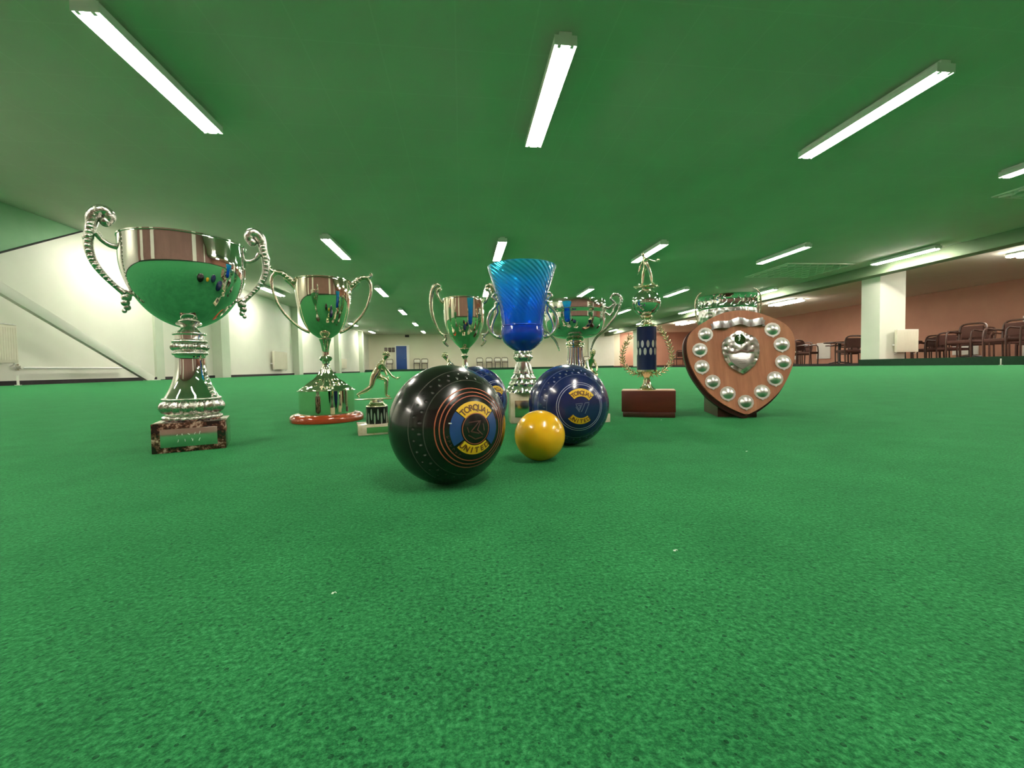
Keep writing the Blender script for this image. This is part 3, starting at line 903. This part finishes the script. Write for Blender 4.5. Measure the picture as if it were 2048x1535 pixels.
# ------------------------------------------------------------------ small cup behind the black bowl
t = thing('trophy_cup', 'bronze-tinted silver cup with tall scroll handles, behind the black bowl', 'trophy', (.0085, 1.15, 0), -R(.45))
pf = catmull([(x, z, 0) for x, z in [(.0115, .1745), (.0210, .1835), (.0335, .1985), (.0430, .2150), (.0500, .2380), (.0525, .2620), (.0532, .3035)]], 5)
obj('bowl', lathe(shell([(0, .174)]+[(p.x, p.y) for p in pf]), 96), 'warm', t)
obj('rim', lathe([(.0526, .3020), (.0542, .3028), (.0542, .3042), (.0524, .3046)], 96), 'warm', t)
obj('stem', lathe([(0, .1755), (.0120, .1750), (.0110, .1700), (.0062, .1615), (.0060, .1590), (.0092, .1560), (.0092, .1535), (.0058, .1490), (.0058, .1400), (.0075, .1290), (.0125, .1180), (.0210, .1060), (.0310, .0960), (.0340, .0920), (.0340, .0880), (0, .0880)], 64, smooth=3), 'warm', t)
obj('plinth', lathe([(0, .0885), (.0360, .0885), (.0380, .0040), (.0400, 0), (0, 0)], 64), 'edge_dark', t)
obj('plinth_band', lathe([(.0364, .0700), (.0372, .0700), (.0382, .0150), (.0374, .0150)], 64), 'chrome_soft', t)
SP = [(.0515, .2930), (.0590, .2985), (.0660, .3095), (.0690, .3200), (.0655, .3290), (.0580, .3300)]
SQ = [(.0600, .3370), (.0690, .3410), (.0780, .3320), (.0840, .3130), (.0855, .2900), (.0830, .2650), (.0755, .2400), (.0650, .2190), (.0560, .2110), (.0455, .2110)]
def ex(b_, s):
    tube(mir(SQ, s), [.0045, .0065, .0068, .0055, .0046, .0042, .0036, .0032, .0032, .003], b_, seg=10)
    ball(b_, (s*.0625, 0, .3300), .0065, (1, .9, 1), 12)
    tube(mir([(.0560, .2110), (.0490, .2010), (.0530, .1920), (.0480, .1850), (.0430, .1800)], s), [.003, .0034, .0036, .003, .002], b_, seg=8)
    ball(b_, (s*.0545, 0, .1945), .0042, (1, .8, 1), 10)
handle_pair(t, 'scroll_handle', 'warm_cast', SP, [.004, .0036, .0036, .004, .0045, .005], ex)

# ------------------------------------------------------------------ blue glass vase trophy
t = thing('glass_vase_trophy', 'flared blue glass vase with silver handles and foot on pale marble block, at centre', 'trophy', (.136, .951, 0), -R(8.1))
up_ = [(.0461, .2130), (.0462, .2180), (.0476, .2330), (.0495, .2480), (.0530, .2680), (.0585, .2900), (.0665, .3130), (.0735, .3330), (.0762, .3420)]
pp = [(p.x, p.y) for p in catmull([(x, z, 0) for x, z in up_], 5)]
b_ = lathe(pp + [(.0755, .3428)] + [(x-.0028, z) for x, z in pp[::-1]] + [pp[0]], 128)
obj('flared_glass', b_, 'glass_top', t)
lo = [(.0150, .1570), (.0275, .1650), (.0405, .1760), (.0465, .1870), (.0480, .1990), (.0470, .2080), (.0461, .2130)]
pp = [(0, .1565)]+[(p.x, p.y) for p in catmull([(x, z, 0) for x, z in lo], 5)]
obj('glass_bowl', lathe(pp + [(x-.0032 if x > .004 else 0, z+.003) for x, z in pp[::-1]], 128), 'glass_low', t)
obj('glass_ridge', lathe(torus_prof(.0455, .2130, .0017, .0014), 96), 'glass_low', t)
b_ = lathe([(0, .1580), (.0190, .1580), (.0205, .1540), (.0175, .1520), (.0215, .1470), (.0222, .1430), (.0185, .1380), (.0150, .1340), (.0155, .1300)], 96, ribs=(12, -.12, .140, .150))
lathe([(.0155, .1320), (.0185, .1220), (.0215, .1130), (.0235, .1070), (.0222, .1045)], 120, b_, ribs=(10, -.12, .10, .13))
lathe([(.0222, .1060), (.0270, .1000), (.0285, .0955), (.0275, .0925)], 120, b_, ribs=(12, -.10, .09, .104))
lathe([(.0265, .0940), (.0320, .0890), (.0338, .0840), (.0325, .0800), (.0345, .0780), (.0395, .0720), (.0400, .0690), (.0385, .0665), (0, .0665)], 140, b_, ribs=(14, -.09, .068, .092))
obj('silver_foot', b_, 'chrome_soft', t)
rot = Matrix.Rotation(R(8), 4, 'Z')
o = obj('marble_block', BX(-.0335, .0335, -.0300, .0300, 0, .0668, bev=.0015), 'marble', t); o.matrix_local = rot
o = obj('plaque', BX(-.0240, .0240, -.0312, -.0298, .0140, .0500, bev=.0006), 'gold', t); o.matrix_local = rot
SP = [(.0490, .2690), (.0570, .2640), (.0590, .2570), (.0660, .2500), (.0740, .2380), (.0775, .2240), (.0745, .2080), (.0660, .1960), (.0560, .1900), (.0465, .1880)]
def ex(b_, s):
    tube(mir([(.0590, .2570), (.0560, .2460), (.0600, .2360), (.0660, .2220), (.0690, .2080), (.0660, .1980)], s), [.003, .0032, .003, .0028, .0026, .0024], b_, seg=10)
    tube(mir([(.0560, .2640), (.0600, .2720), (.0650, .2780), (.0610, .2850), (.0545, .2820), (.0560, .2750)], s), [.004, .0045, .004, .0038, .0042, .0036], b_, seg=10)
    ball(b_, (s*.0550, 0, .1900), .0050, (1.3, 1, .9), 12)
    ball(b_, (s*.0560, 0, .2650), .0060, (1, 1, 1), 12)
handle_pair(t, 'curled_handle', 'chrome_soft', SP, [.0046, .0045, .0040, .0036, .0034, .0034, .0034, .0036, .004, .004], ex)

# ------------------------------------------------------------------ wide cup right of the vase
t = thing('trophy_cup', 'wide shallow silver cup with ribbed stem and curled handles, right of the blue vase', 'trophy', (.314, 1.172, 0), -R(15))
pf = catmull([(x, z, 0) for x, z in [(.0220, .1990), (.0450, .2020), (.0640, .2110), (.0755, .2250), (.0815, .2450), (.0830, .2680)]], 5)
obj('bowl', lathe(shell([(0, .198)]+[(p.x, p.y) for p in pf]+[(.0840, .2700), (.0845, .2740), (.0830, .2760), (.0845, .3000)]), 96), 'chrome', t)
obj('collar', lathe([(0, .1995), (.0225, .1990), (.0245, .1965), (.0225, .1935), (.0205, .1915), (.0205, .1890), (.0250, .1870), (.0255, .1840), (.0235, .1815), (.0205, .1800), (.0240, .1775), (.0245, .1750), (.0215, .1740)], 64), 'warm', t)
obj('ribbed_stem', lathe([(.0205, .1760), (.0210, .1600), (.0225, .1420), (.0260, .1240), (.0330, .1080), (.0420, .0960), (.0450, .0920), (.0450, .0860), (0, .0860)], 160, smooth=4, ribs=(18, -.12, .10, .176)), 'chrome', t)
obj('plinth', BX(-.046, .046, -.046, .046, 0, .0862, bev=.002), 'edge_dark', t)
SP = [(.0840, .2830), (.0930, .2790), (.1000, .2850), (.1080, .2930), (.1030, .3000), (.0990, .3060), (.1040, .3140), (.1130, .3170), (.1230, .3110), (.1270, .3010), (.1230, .2880), (.1200, .2760), (.1110, .2570), (.0980, .2420), (.0840, .2240), (.0720, .2130), (.0600, .2020), (.0500, .1860), (.0430, .1660)]
def ex(b_, s):
    tube(mir([(.0850, .2680), (.0960, .2600), (.1040, .2700), (.1080, .2820), (.1160, .2900)], s), [.0034, .0034, .003, .003, .003], b_, seg=8)
    beads(b_, s, SP[6:11], .0042, 8)
handle_pair(t, 'curled_handle', 'cast', SP, [.0036]*6+[.0040]*5+[.0036, .0034, .0034, .0036, .0034, .0032, .0030, .0022], ex)

# ------------------------------------------------------------------ figures of bowlers
def hand(b_, p, d, up, s=1.0, curl=.3, side=1):
    """palm, four fingers and a thumb for a statuette"""
    p = Vector(p); d = Vector(d).normalized(); up = Vector(up).normalized(); sd = d.cross(up).normalized()
    ball(b_, p+d*.0016*s, .0015*s, (1, 1, 1), 8)
    for k, L in enumerate((.0030, .0036, .0034, .0026)):
        q = p+sd*(k-1.5)*.0008*s+d*.0018*s
        tube([q, q+d*L*.55*s, q+d*L*.9*s+up*curl*L*s], [.00050*s, .00045*s, .00035*s], b_, seg=6, sub=2)
    q = p+sd*side*-.0012*s+d*.0006*s
    tube([q, q+(d*.6-sd*side*.8)*.0016*s, q+(d*1.3-sd*side*.7)*.0022*s], [.0005*s, .00048*s, .0004*s], b_, seg=6, sub=2)
def bowler(t, mt):
    """statuette of a player in a delivery stride, facing +x"""
    V = [(-.0030, 0, .1125, .0052, .0062),   # 0 pelvis
         (.0035, 0, .1235, .0046, .0058),    # 1 waist
         (.0095, 0, .1325, .0048, .0068),    # 2 chest
         (.0145, 0, .1395, .0024),           # 3 neck
         (.0178, 0, .1450, .0034),           # 4 head low
         (.0205, 0, .1500, .0044),           # 5 head
         (.0218, 0, .1535, .0030),           # 6 crown
         (.0115, -.0078, .1335, .0028), (.0200, -.0105, .1205, .0020), (.0285, -.0090, .1090, .0016), (.0355, -.0075, .1045, .0014),   # 7-10 right arm
         (.0110, .0078, .1330, .0028), (.0185, .0100, .1190, .0020), (.0215, .0075, .1090, .0016),                        # 11-13 left arm
         (.0030, .0050, .1100, .0046), (.0200, .0060, .1030, .0038), (.0195, .0055, .0900, .0032), (.0185, .0050, .0770, .0021), (.0190, .0050, .0705, .0021), (.0265, .0055, .0685, .0016),  # 14-19 front leg
         (-.0060, -.0050, .1070, .0046), (-.0095, -.0055, .0900, .0037), (-.0200, -.0055, .0825, .0030), (-.0325, -.0050, .0770, .0020), (-.0360, -.0050, .0750, .0018), (-.0310, -.0055, .0690, .0015)]  # 20-25 back leg
    E = [(0, 1), (1, 2), (2, 3), (3, 4), (4, 5), (5, 6), (2, 7), (7, 8), (8, 9), (9, 10), (2, 11), (11, 12), (12, 13),
         (0, 14), (14, 15), (15, 16), (16, 17), (17, 18), (18, 19), (0, 20), (20, 21), (21, 22), (22, 23), (23, 24), (24, 25)]
    V = [(v[0], v[1]*1.15, v[2], *[q*(1.5 if i in (4, 5, 6) else 1.3) for q in v[3:]]) for i, v in enumerate(V)]
    def extra(b_):
        hand(b_, (.0365, -.0086, .1042), (1, 0, .15), (0, 0, 1), 1.7)
        hand(b_, (.0220, .0084, .1075), (.4, -.2, -1), (1, 0, 0), 1.5, .2, -1)
        ball(b_, (.0268, 0, .1490), .0013, (1.2, .8, 1.2), 8)          # nose
        for s in (-1, 1):
            ball(b_, (.0256, s*.0020, .1508), .0009, (1, 1, .8), 8)    # eyes
            ball(b_, (.0200, s*.0062, .1495), .0014, (1, .5, 1.3), 8)  # ears
        ball(b_, (.0250, 0, .1460), .0014, (1, 1.3, .5), 8)            # mouth and chin
        tube([(.0165, -.004, .1405), (.0150, 0, .1380), (.0165, .004, .1405)], .0010, b_, seg=6)  # collar
    body = skin('figure', V, E, mt, t, 2, extra)
    h = bmesh.new()
    ball(h, (.0200, 0, .1528), .0064, (1.1, 1, .75), 16)
    obj('hair', h, mt, t)
    b_ = BX(-.040, .028, -.010, .010, .0645, .0662, bev=.0005)
    obj('footboard', b_, mt, t)
    return body
def figure_trophy(label, G, rz):
    t = thing('figurine_trophy', label, 'trophy', (G[0], G[1], 0), rz)
    bowler(t, 'gold')
    obj('gilt_dome', lathe([(.0205, .0508), (.0190, .0535), (.0150, .0560), (.0120, .0600), (.0110, .0648), (0, .0648)], 48, smooth=3, ribs=(8, -.10, .05, .07)), 'gold', t)
    obj('facet_column', lathe([(0, .0185), (.0205, .0185), (.0205, .0510), (0, .0510)], 16), 'black_column', t)
    obj('marble_base', BX(-.037, .037, -.032, .032, 0, .0188, bev=.001), 'marble', t)
    b_ = BX(-.022, .022, -.0328, -.0318, .004, .0148)
    obj('plaque', b_, 'gold', t)
    return t
figure_trophy('gilt stooping bowler figure on black column and marble, left of the black bowl', (-.1655, .857), R(10.9)+R(5))
figure_trophy('gilt stooping bowler figure facing left, head and shoulders peeping over the black bowl', (-.016, .958), R(176))
figure_trophy('gilt bowler figure mostly hidden behind navy bowl, beside the ribbed stem', (.276, .923), -R(75))

# ------------------------------------------------------------------ column trophy with wreath
t = thing('column_trophy', 'tall blue column trophy with gilt wreath and bowler figure on wooden block', 'trophy', (.4415, .991, 0), -R(24.0))
obj('wooden_block', BX(-.0575, .0635, -.034, .034, .012, .0615, bev=.001), 'mahogany', t)
obj('block_top', BX(-.0575, .0635, -.034, .034, .0612, .0630, bev=.0006), 'mahogany_edge', t)
obj('lower_step', BX(-.0545, .0620, -.040, .036, 0, .0122, bev=.002), 'edge_dark', t)
obj('gilt_foot', lathe([(0, .0628), (.0215, .0630), (.0180, .0650), (.0120, .0720), (.0085, .0810), (.0068, .0900), (0, .0902)], 96, smooth=3, ribs=(8, -.18, .064, .088)), 'gold', t)
obj('bud', lathe([(0, .0895), (.0060, .0900), (.0100, .0950), (.0145, .1040), (.0200, .1050), (.0240, .1060), (.0240, .1105), (0, .1108)], 64, ribs=(8, -.10, .09, .104)), 'gold', t)
obj('blue_column', lathe([(0, .1100), (.0227, .1100), (.0227, .2140), (0, .2140)], 64), 'blue_column', t)
obj('crown', lathe([(.0235, .2125), (.0245, .2150), (.0210, .2185), (.0150, .2210), (.0115, .2260), (.0100, .2300), (.0130, .2350), (.0150, .2385), (0, .2420)], 96, smooth=2, ribs=(10, -.14, .214, .222)), 'gold', t)
b_ = bmesh.new(); bmesh.ops.create_uvsphere(b_, u_segments=56, v_segments=36, radius=.0328, matrix=Matrix.Translation((0, 0, .2705)))
lathe(torus_prof(.0322, .2705, .0012, .0012), 64, b_)
obj('silver_ball', b_, 'chrome', t)
b_ = bmesh.new()
lathe([(0, .3025), (.0090, .3025), (.0100, .3060), (.0060, .3085), (0, .3090)], 32, b_)
for k in range(8):
    a = k*PI/4+.2
    tube([(0, 0, .3075), (.013*math.cos(a), .013*math.sin(a), .3095), (.0265*math.cos(a), .0265*math.sin(a), .3085)], [.003, .0026, .0022], b_, seg=8)
    ball(b_, (.0265*math.cos(a), .0265*math.sin(a), .3088), .0032, (1, 1, .6), 8)
for s in (-1, 1):
    tube([(s*.004, 0, .309), (s*.012, 0, .3125), (s*.0175, 0, .3165)], [.0022, .0020, .0020], b_, seg=8)
obj('star_plate', b_, 'gold', t)
VV = 1.25
V = [(.0010, 0, .3590, .0040, .0048), (-.0015, 0, .3670, .0036, .0046), (-.0040, 0, .3740, .0038, .0054), (-.0055, 0, .3785, .0018), (-.0065, 0, .3825, .0030), (-.0075, 0, .3870, .0030), (-.0078, 0, .3895, .0018),
     (-.0010, -.0060, .3745, .0022), (.0070, -.0075, .3700, .0017), (.0160, -.0070, .3665, .0014), (.0225, -.0060, .3655, .0012),
     (-.0060, .0060, .3730, .0022), (-.0130, .0070, .3600, .0017), (-.0175, .0060, .3450, .0013),
     (-.0030, .0035, .3550, .0034), (-.0075, .0040, .3390, .0027), (-.0085, .0040, .3180, .0017), (-.0130, .0040, .3120, .0014),
     (.0045, -.0035, .3550, .0034), (.0110, -.0040, .3360, .0027), (.0120, -.0040, .3170, .0017), (.0180, -.0040, .3120, .0014)]
E = [(0, 1), (1, 2), (2, 3), (3, 4), (4, 5), (5, 6), (2, 7), (7, 8), (8, 9), (9, 10), (2, 11), (11, 12), (12, 13), (0, 14), (14, 15), (15, 16), (16, 17), (0, 18), (18, 19), (19, 20), (20, 21)]
def extra(b_):
    hand(b_, (.0230, -.0060, .3655), (1, 0, 0), (0, 0, 1), 1.0, .5)
    hand(b_, (-.0178, .0058, .3440), (-.4, 0, -1), (1, 0, 0), 1.0, .3, -1)
    ball(b_, (-.0075, -.0036, .3850), .0008, (1, 1.2, 1.2), 8)
    for s in (-1, 1): ball(b_, (-.0070+s*.0012, -.0028, .3865), .0006, (1, 1, .8), 8)
V = [(v[0], v[1], v[2], *[q*VV for q in v[3:]]) for v in V]
skin('figure', V, E, 'gold', t, 2, extra)
h = bmesh.new(); ball(h, (-.0076, 0, .3885), .0034, (1, 1, .7), 12); obj('hair', h, 'gold', t)
h = bmesh.new(); ball(h, (.0272, -.0060, .3680), .0040, (1, 1, 1), 16); obj('miniature_bowl', h, 'gold', t)
for s, tip in ((-1, [(-.0500, .1700), (-.0360, .1950)]), (1, [(.0500, .1720), (.0420, .1900), (.0300, .2080)])):
    path = [(s*.0060, .1010), (s*.0250, .1010), (s*.0430, .1110), (s*.0545, .1290), (s*.0565, .1480)] + tip
    P = catmull([(x, 0, z) for x, z in path], 6)
    b_ = tube([(x, 0, z) for x, z in path], .0016, seg=8, sub=6)
    L = [0]
    for p, q in zip(P, P[1:]): L.append(L[-1]+(q-p).length)
    nl = 17
    for k in range(nl):
        d_ = L[-1]*(k+.5)/nl
        i = max(j for j in range(len(L)-1) if L[j] <= d_)
        p = P[i]; tg = (P[i+1]-P[i]).normalized(); nr = Vector((tg.z, 0, -tg.x))
        for q in (-1, 1):
            dr = (tg*.8+nr*q*.75).normalized()
            mt_ = Matrix.Translation(p+dr*.0048) @ dr.to_track_quat('X', 'Y').to_matrix().to_4x4() @ Matrix.Diagonal((.0064, .0016, .0032, 1))
            bmesh.ops.create_uvsphere(b_, u_segments=8, v_segments=6, radius=1, matrix=mt_)
        if k % 3 == 1: ball(b_, p+Vector((0, -.002, 0)), .0019, (1, 1, 1), 8)
    obj('laurel_branch', b_, 'gold_cast', t)

# ------------------------------------------------------------------ shield
t = thing('award_shield', 'heart-shaped wooden shield with silver ribbon, crest and small round silver plates', 'shield', (.621, .876, 0), -R(18))
lean = Matrix.Rotation(-R(10), 4, 'X') @ Matrix.Rotation(-R(2.6), 4, 'Y')
half = [(0, 0), (.0180, .0085), (.0370, .0200), (.0560, .0350), (.0740, .0540), (.0900, .0790), (.1030, .1060), (.1110, .1340), (.1137, .1600), (.1110, .1840), (.1010, .2020), (.0860, .2150), (.0660, .2270), (.0440, .2375), (.0220, .2445), (0, .2465)]
hp = [(p.x, p.y) for p in catmull([(x, z, 0) for x, z in half], 3)]
outline = hp + [(-x, z) for x, z in hp[-2:0:-1]]
b_ = prism([(x*.99, .0085+z*.9655) for x, z in outline], 0, .012)
bmesh.ops.bevel(b_, geom=[e for e in b_.edges if all(abs(v.co.y) < 1e-6 for v in e.verts)], offset=.003, segments=3, affect='EDGES')
bd = obj('board', b_, 'veneer', t); bd.matrix_local = lean
b_ = prism([(x*1.02-.0035, z*.992+.0004) for x, z in outline], .0085, .0205, bev=.0015)
o = obj('dark_edge', b_, 'edge_dark', t); o.matrix_local = lean
def heater(cx, cz, w_, h_, y0, bulge, seg=20):
    """domed plate facing -y"""
    bm = bmesh.new(); rings = []
    for j in range(9):
        q = 1-j/8
        y = y0-bulge*math.sin((1-q)*PI/2)
        if j == 8: rings.append([bm.verts.new((cx, y, cz))]); continue
        rings.append([bm.verts.new((cx+w_*q*math.cos(2*PI*k/seg), y, cz+h_*q*math.sin(2*PI*k/seg))) for k in range(seg)])
    for A, B in zip(rings, rings[1:]):
        for k in range(seg):
            if len(B) == 1: bm.faces.new((A[k], A[(k+1) % seg], B[0]))
            else: bm.faces.new((A[k], A[(k+1) % seg], B[(k+1) % seg], B[k]))
    bm.faces.new(rings[0][::-1])
    return bm
meds = [(.0700, .1955), (.0850, .1605), (.0840, .1210), (.0640, .0855), (.0350, .0575)]
allm = [(s*x, z) for x, z in meds for s in (-1, 1)] + [(0, .0365)]
for x, z in allm:
    b_ = bmesh.new()
    # rim with a small point below
    poly = []
    for k in range(28):
        a = 2*PI*k/28
        q = .0160+(.0022 if abs(a-1.5*PI) < .12 else 0)+.0004*(k % 2)
        poly.append((x+q*math.cos(a), z+q*math.sin(a)))
    prism(poly, -.0016, .0005, b_)
    md = obj('small_silver_shield', b_, 'frosted', t); md.matrix_local = lean
    obj('domed_boss', heater(x, z, .0122, .0122, -.0014, .0052), 'boss', md)
crest = [(0, .0990), (.0180, .1110), (.0300, .1240), (.0365, .1420), (.0385, .1580), (.0370, .1700), (.0330, .1790), (.0250, .1850), (.0170, .1890), (.0080, .1960), (0, .1990)]
cp = [(p.x, p.y) for p in catmull([(x, z, 0) for x, z in crest], 2)]
cp = [(x*(1+.03*((i % 2)*2-1)*(x > .012)), z) for i, (x, z) in enumerate(cp)]
b_ = prism(cp+[(-x, z) for x, z in cp[-2:0:-1]], -.0040, .0005, bev=.0015)
cr = obj('centre_crest', b_, 'chased', t); cr.matrix_local = lean
inner = [(0, .1090), (.0150, .1190), (.0240, .1310), (.0275, .1440), (.0140, .1450), (0, .1475)]
obj('name_plate', prism(inner+[(-x, z) for x, z in inner[-2:0:-1]], -.0056, -.0035, bev=.0004), 'plate_grey', cr)
b_ = bmesh.new()
for z, wd in ((.1400, .016), (.1360, .013), (.1320, .015), (.1280, .009), (.1230, .006)):
    x = -wd
    while x < wd:
        L_ = random.uniform(.001, .0028)
        vv = [b_.verts.new(p) for p in ((x, -.00575, z), (x+L_, -.00575, z), (x+L_, -.00575, z+.0007), (x, -.00575, z+.0007))]
        b_.faces.new(vv); x += L_+.0008
obj('engraving', b_, 'dark', cr)
rb = [(-.0275, .1530), (-.0120, .1500), (0, .1545), (.0120, .1500), (.0275, .1530), (.0270, .1485), (.0120, .1455), (0, .1495), (-.0120, .1455), (-.0270, .1485)]
obj('crest_scroll', prism(rb, -.0060, -.0035), 'chrome_soft', cr)
obj('green_badge', heater(.0005, .1780, .0118, .0118, -.0042, .0022), 'green_enamel', cr)
b_ = bmesh.new(); tube([(-.003, -.0068, .1740), (-.001, -.0072, .1800), (-.004, -.0068, .1850)], [.0010, .0016, .0008], b_, seg=8); obj('badge_figure', b_, 'engrave', cr)
# scrolling ribbon across the top
b_ = bmesh.new(); A = []
for k in range(41):
    q = k/40; x = -.0515+.103*q
    zc = .2140+.0105*math.exp(-((x)/.020)**2)-.0030*math.cos(x/.0515*PI*1.0)-.0015
    wv = -.0045-.0040*math.sin(x*150+.6)
    A.append([b_.verts.new(p) for p in ((x, wv, zc-.0082), (x, wv-.0008, zc), (x, wv, zc+.0082), (x, .0005, zc+.0082), (x, .0005, zc-.0082))])
for p, q in zip(A, A[1:]):
    for j in range(5): b_.faces.new((p[j], p[(j+1) % 5], q[(j+1) % 5], q[j]))
b_.faces.new(A[0]); b_.faces.new(A[-1][::-1])
for s in (-1, 1): prism([(s*.0500, .2060), (s*.0570, .2040), (s*.0550, .2120), (s*.0580, .2190), (s*.0500, .2210)], -.0012, .0005, b_)
o = obj('silver_ribbon', b_, 'satin', t); o.matrix_local = lean
# wedge stand behind
b_ = bmesh.new()
yz = [(.034, 0), (.165, 0), (.165, .052), (.060, .105), (.0585, .19), (.052, .19)]
A = [b_.verts.new((-.052, y, z)) for y, z in yz]; B = [b_.verts.new((.030, y, z)) for y, z in yz]
b_.faces.new(A); b_.faces.new(B[::-1])
for k in range(len(A)): b_.faces.new((A[k], B[k], B[(k+1) % len(A)], A[(k+1) % len(A)]))
obj('back_stand', b_, 'edge_dark', t)

# ------------------------------------------------------------------ chased bowl behind the shield
t = thing('rose_bowl', 'chased silver bowl with thin wire handles, rising behind the top of the shield', 'trophy', (.796, 1.217, 0), -R(33.2))
pf = [(p.x, p.y) for p in catmull([(x, z, 0) for x, z in [(.0200, .1950), (.0420, .2010), (.0610, .2150), (.0730, .2350), (.0775, .2600), (.0765, .2850)]], 5)]
obj('chased_bowl', lathe([(0, .1945)]+pf, 120, ribs=(24, .03, .20, .28)), 'chased', t)
obj('rim_band', lathe([(.0765, .2830), (.0790, .2860), (.0770, .2890), (.0775, .3080), (.0800, .3200), (.0815, .3225), (.0805, .3240), (.0785, .3225), (.0755, .3080), (.0745, .2850)], 120), 'chrome', t)
b_ = bmesh.new()
for k in range(26):
    a = 2*PI*k/26
    tube([(.0785*math.cos(a+q), .0785*math.sin(a+q), z) for q, z in ((0, .290), (.05, .2960), (.12, .3000), (.08, .3070), (.0, .3110), (.06, .3170))], .0014, b_, seg=6, sub=3)
obj('scroll_relief', b_, 'chrome_soft', t)
obj('stem', lathe([(0, .1955), (.0220, .1955), (.0160, .1850), (.0120, .1700), (.0150, .1500), (.0250, .1300), (.0400, .1150), (.0430, .1080), (0, .1080)], 64, smooth=3), 'chrome_soft', t)
obj('plinth', lathe([(0, .1085), (.0480, .1085), (.0500, 0), (0, 0)], 64), 'edge_dark', t)
def ex(b_, s):
    tube(mir([(.0800, .3320), (.0860, .3250), (.0880, .3140), (.0830, .3060)], s), .0016, b_, seg=8)
handle_pair(t, 'wire_handle', 'warm_cast', [(.0700, .3420), (.0790, .3360), (.0860, .3200), (.0880, .3000), (.0860, .2750), (.0810, .2520), (.0740, .2380)], [.0016, .0022, .0022, .0022, .0022, .0022, .0022], ex)

# ------------------------------------------------------------------ lint on the carpet
for (x, y), nm in zip([(-.0725, .2395), (.135, .262), (.4335, .900), (.387, .548)], ['near the bottom of the picture, below the black bowl', 'in the right foreground carpet', 'just in front of the wooden block trophy', 'to the right, between trophies and camera']):
    b_ = bmesh.new(); bmesh.ops.create_icosphere(b_, subdivisions=2, radius=.0008)
    for v in b_.verts: v.co *= random.uniform(.7, 1.3); v.co.z *= .5
    tube([(0, 0, 0), (.0012, .0004, .0004), (.002, -.0003, .0001)], .00025, b_, seg=5, sub=2)
    o = obj('lint_speck', b_, 'lint', None, (x, y, .0003))
    tag(o, 'white speck of lint '+nm, 'lint', 'lint specks on the carpet')
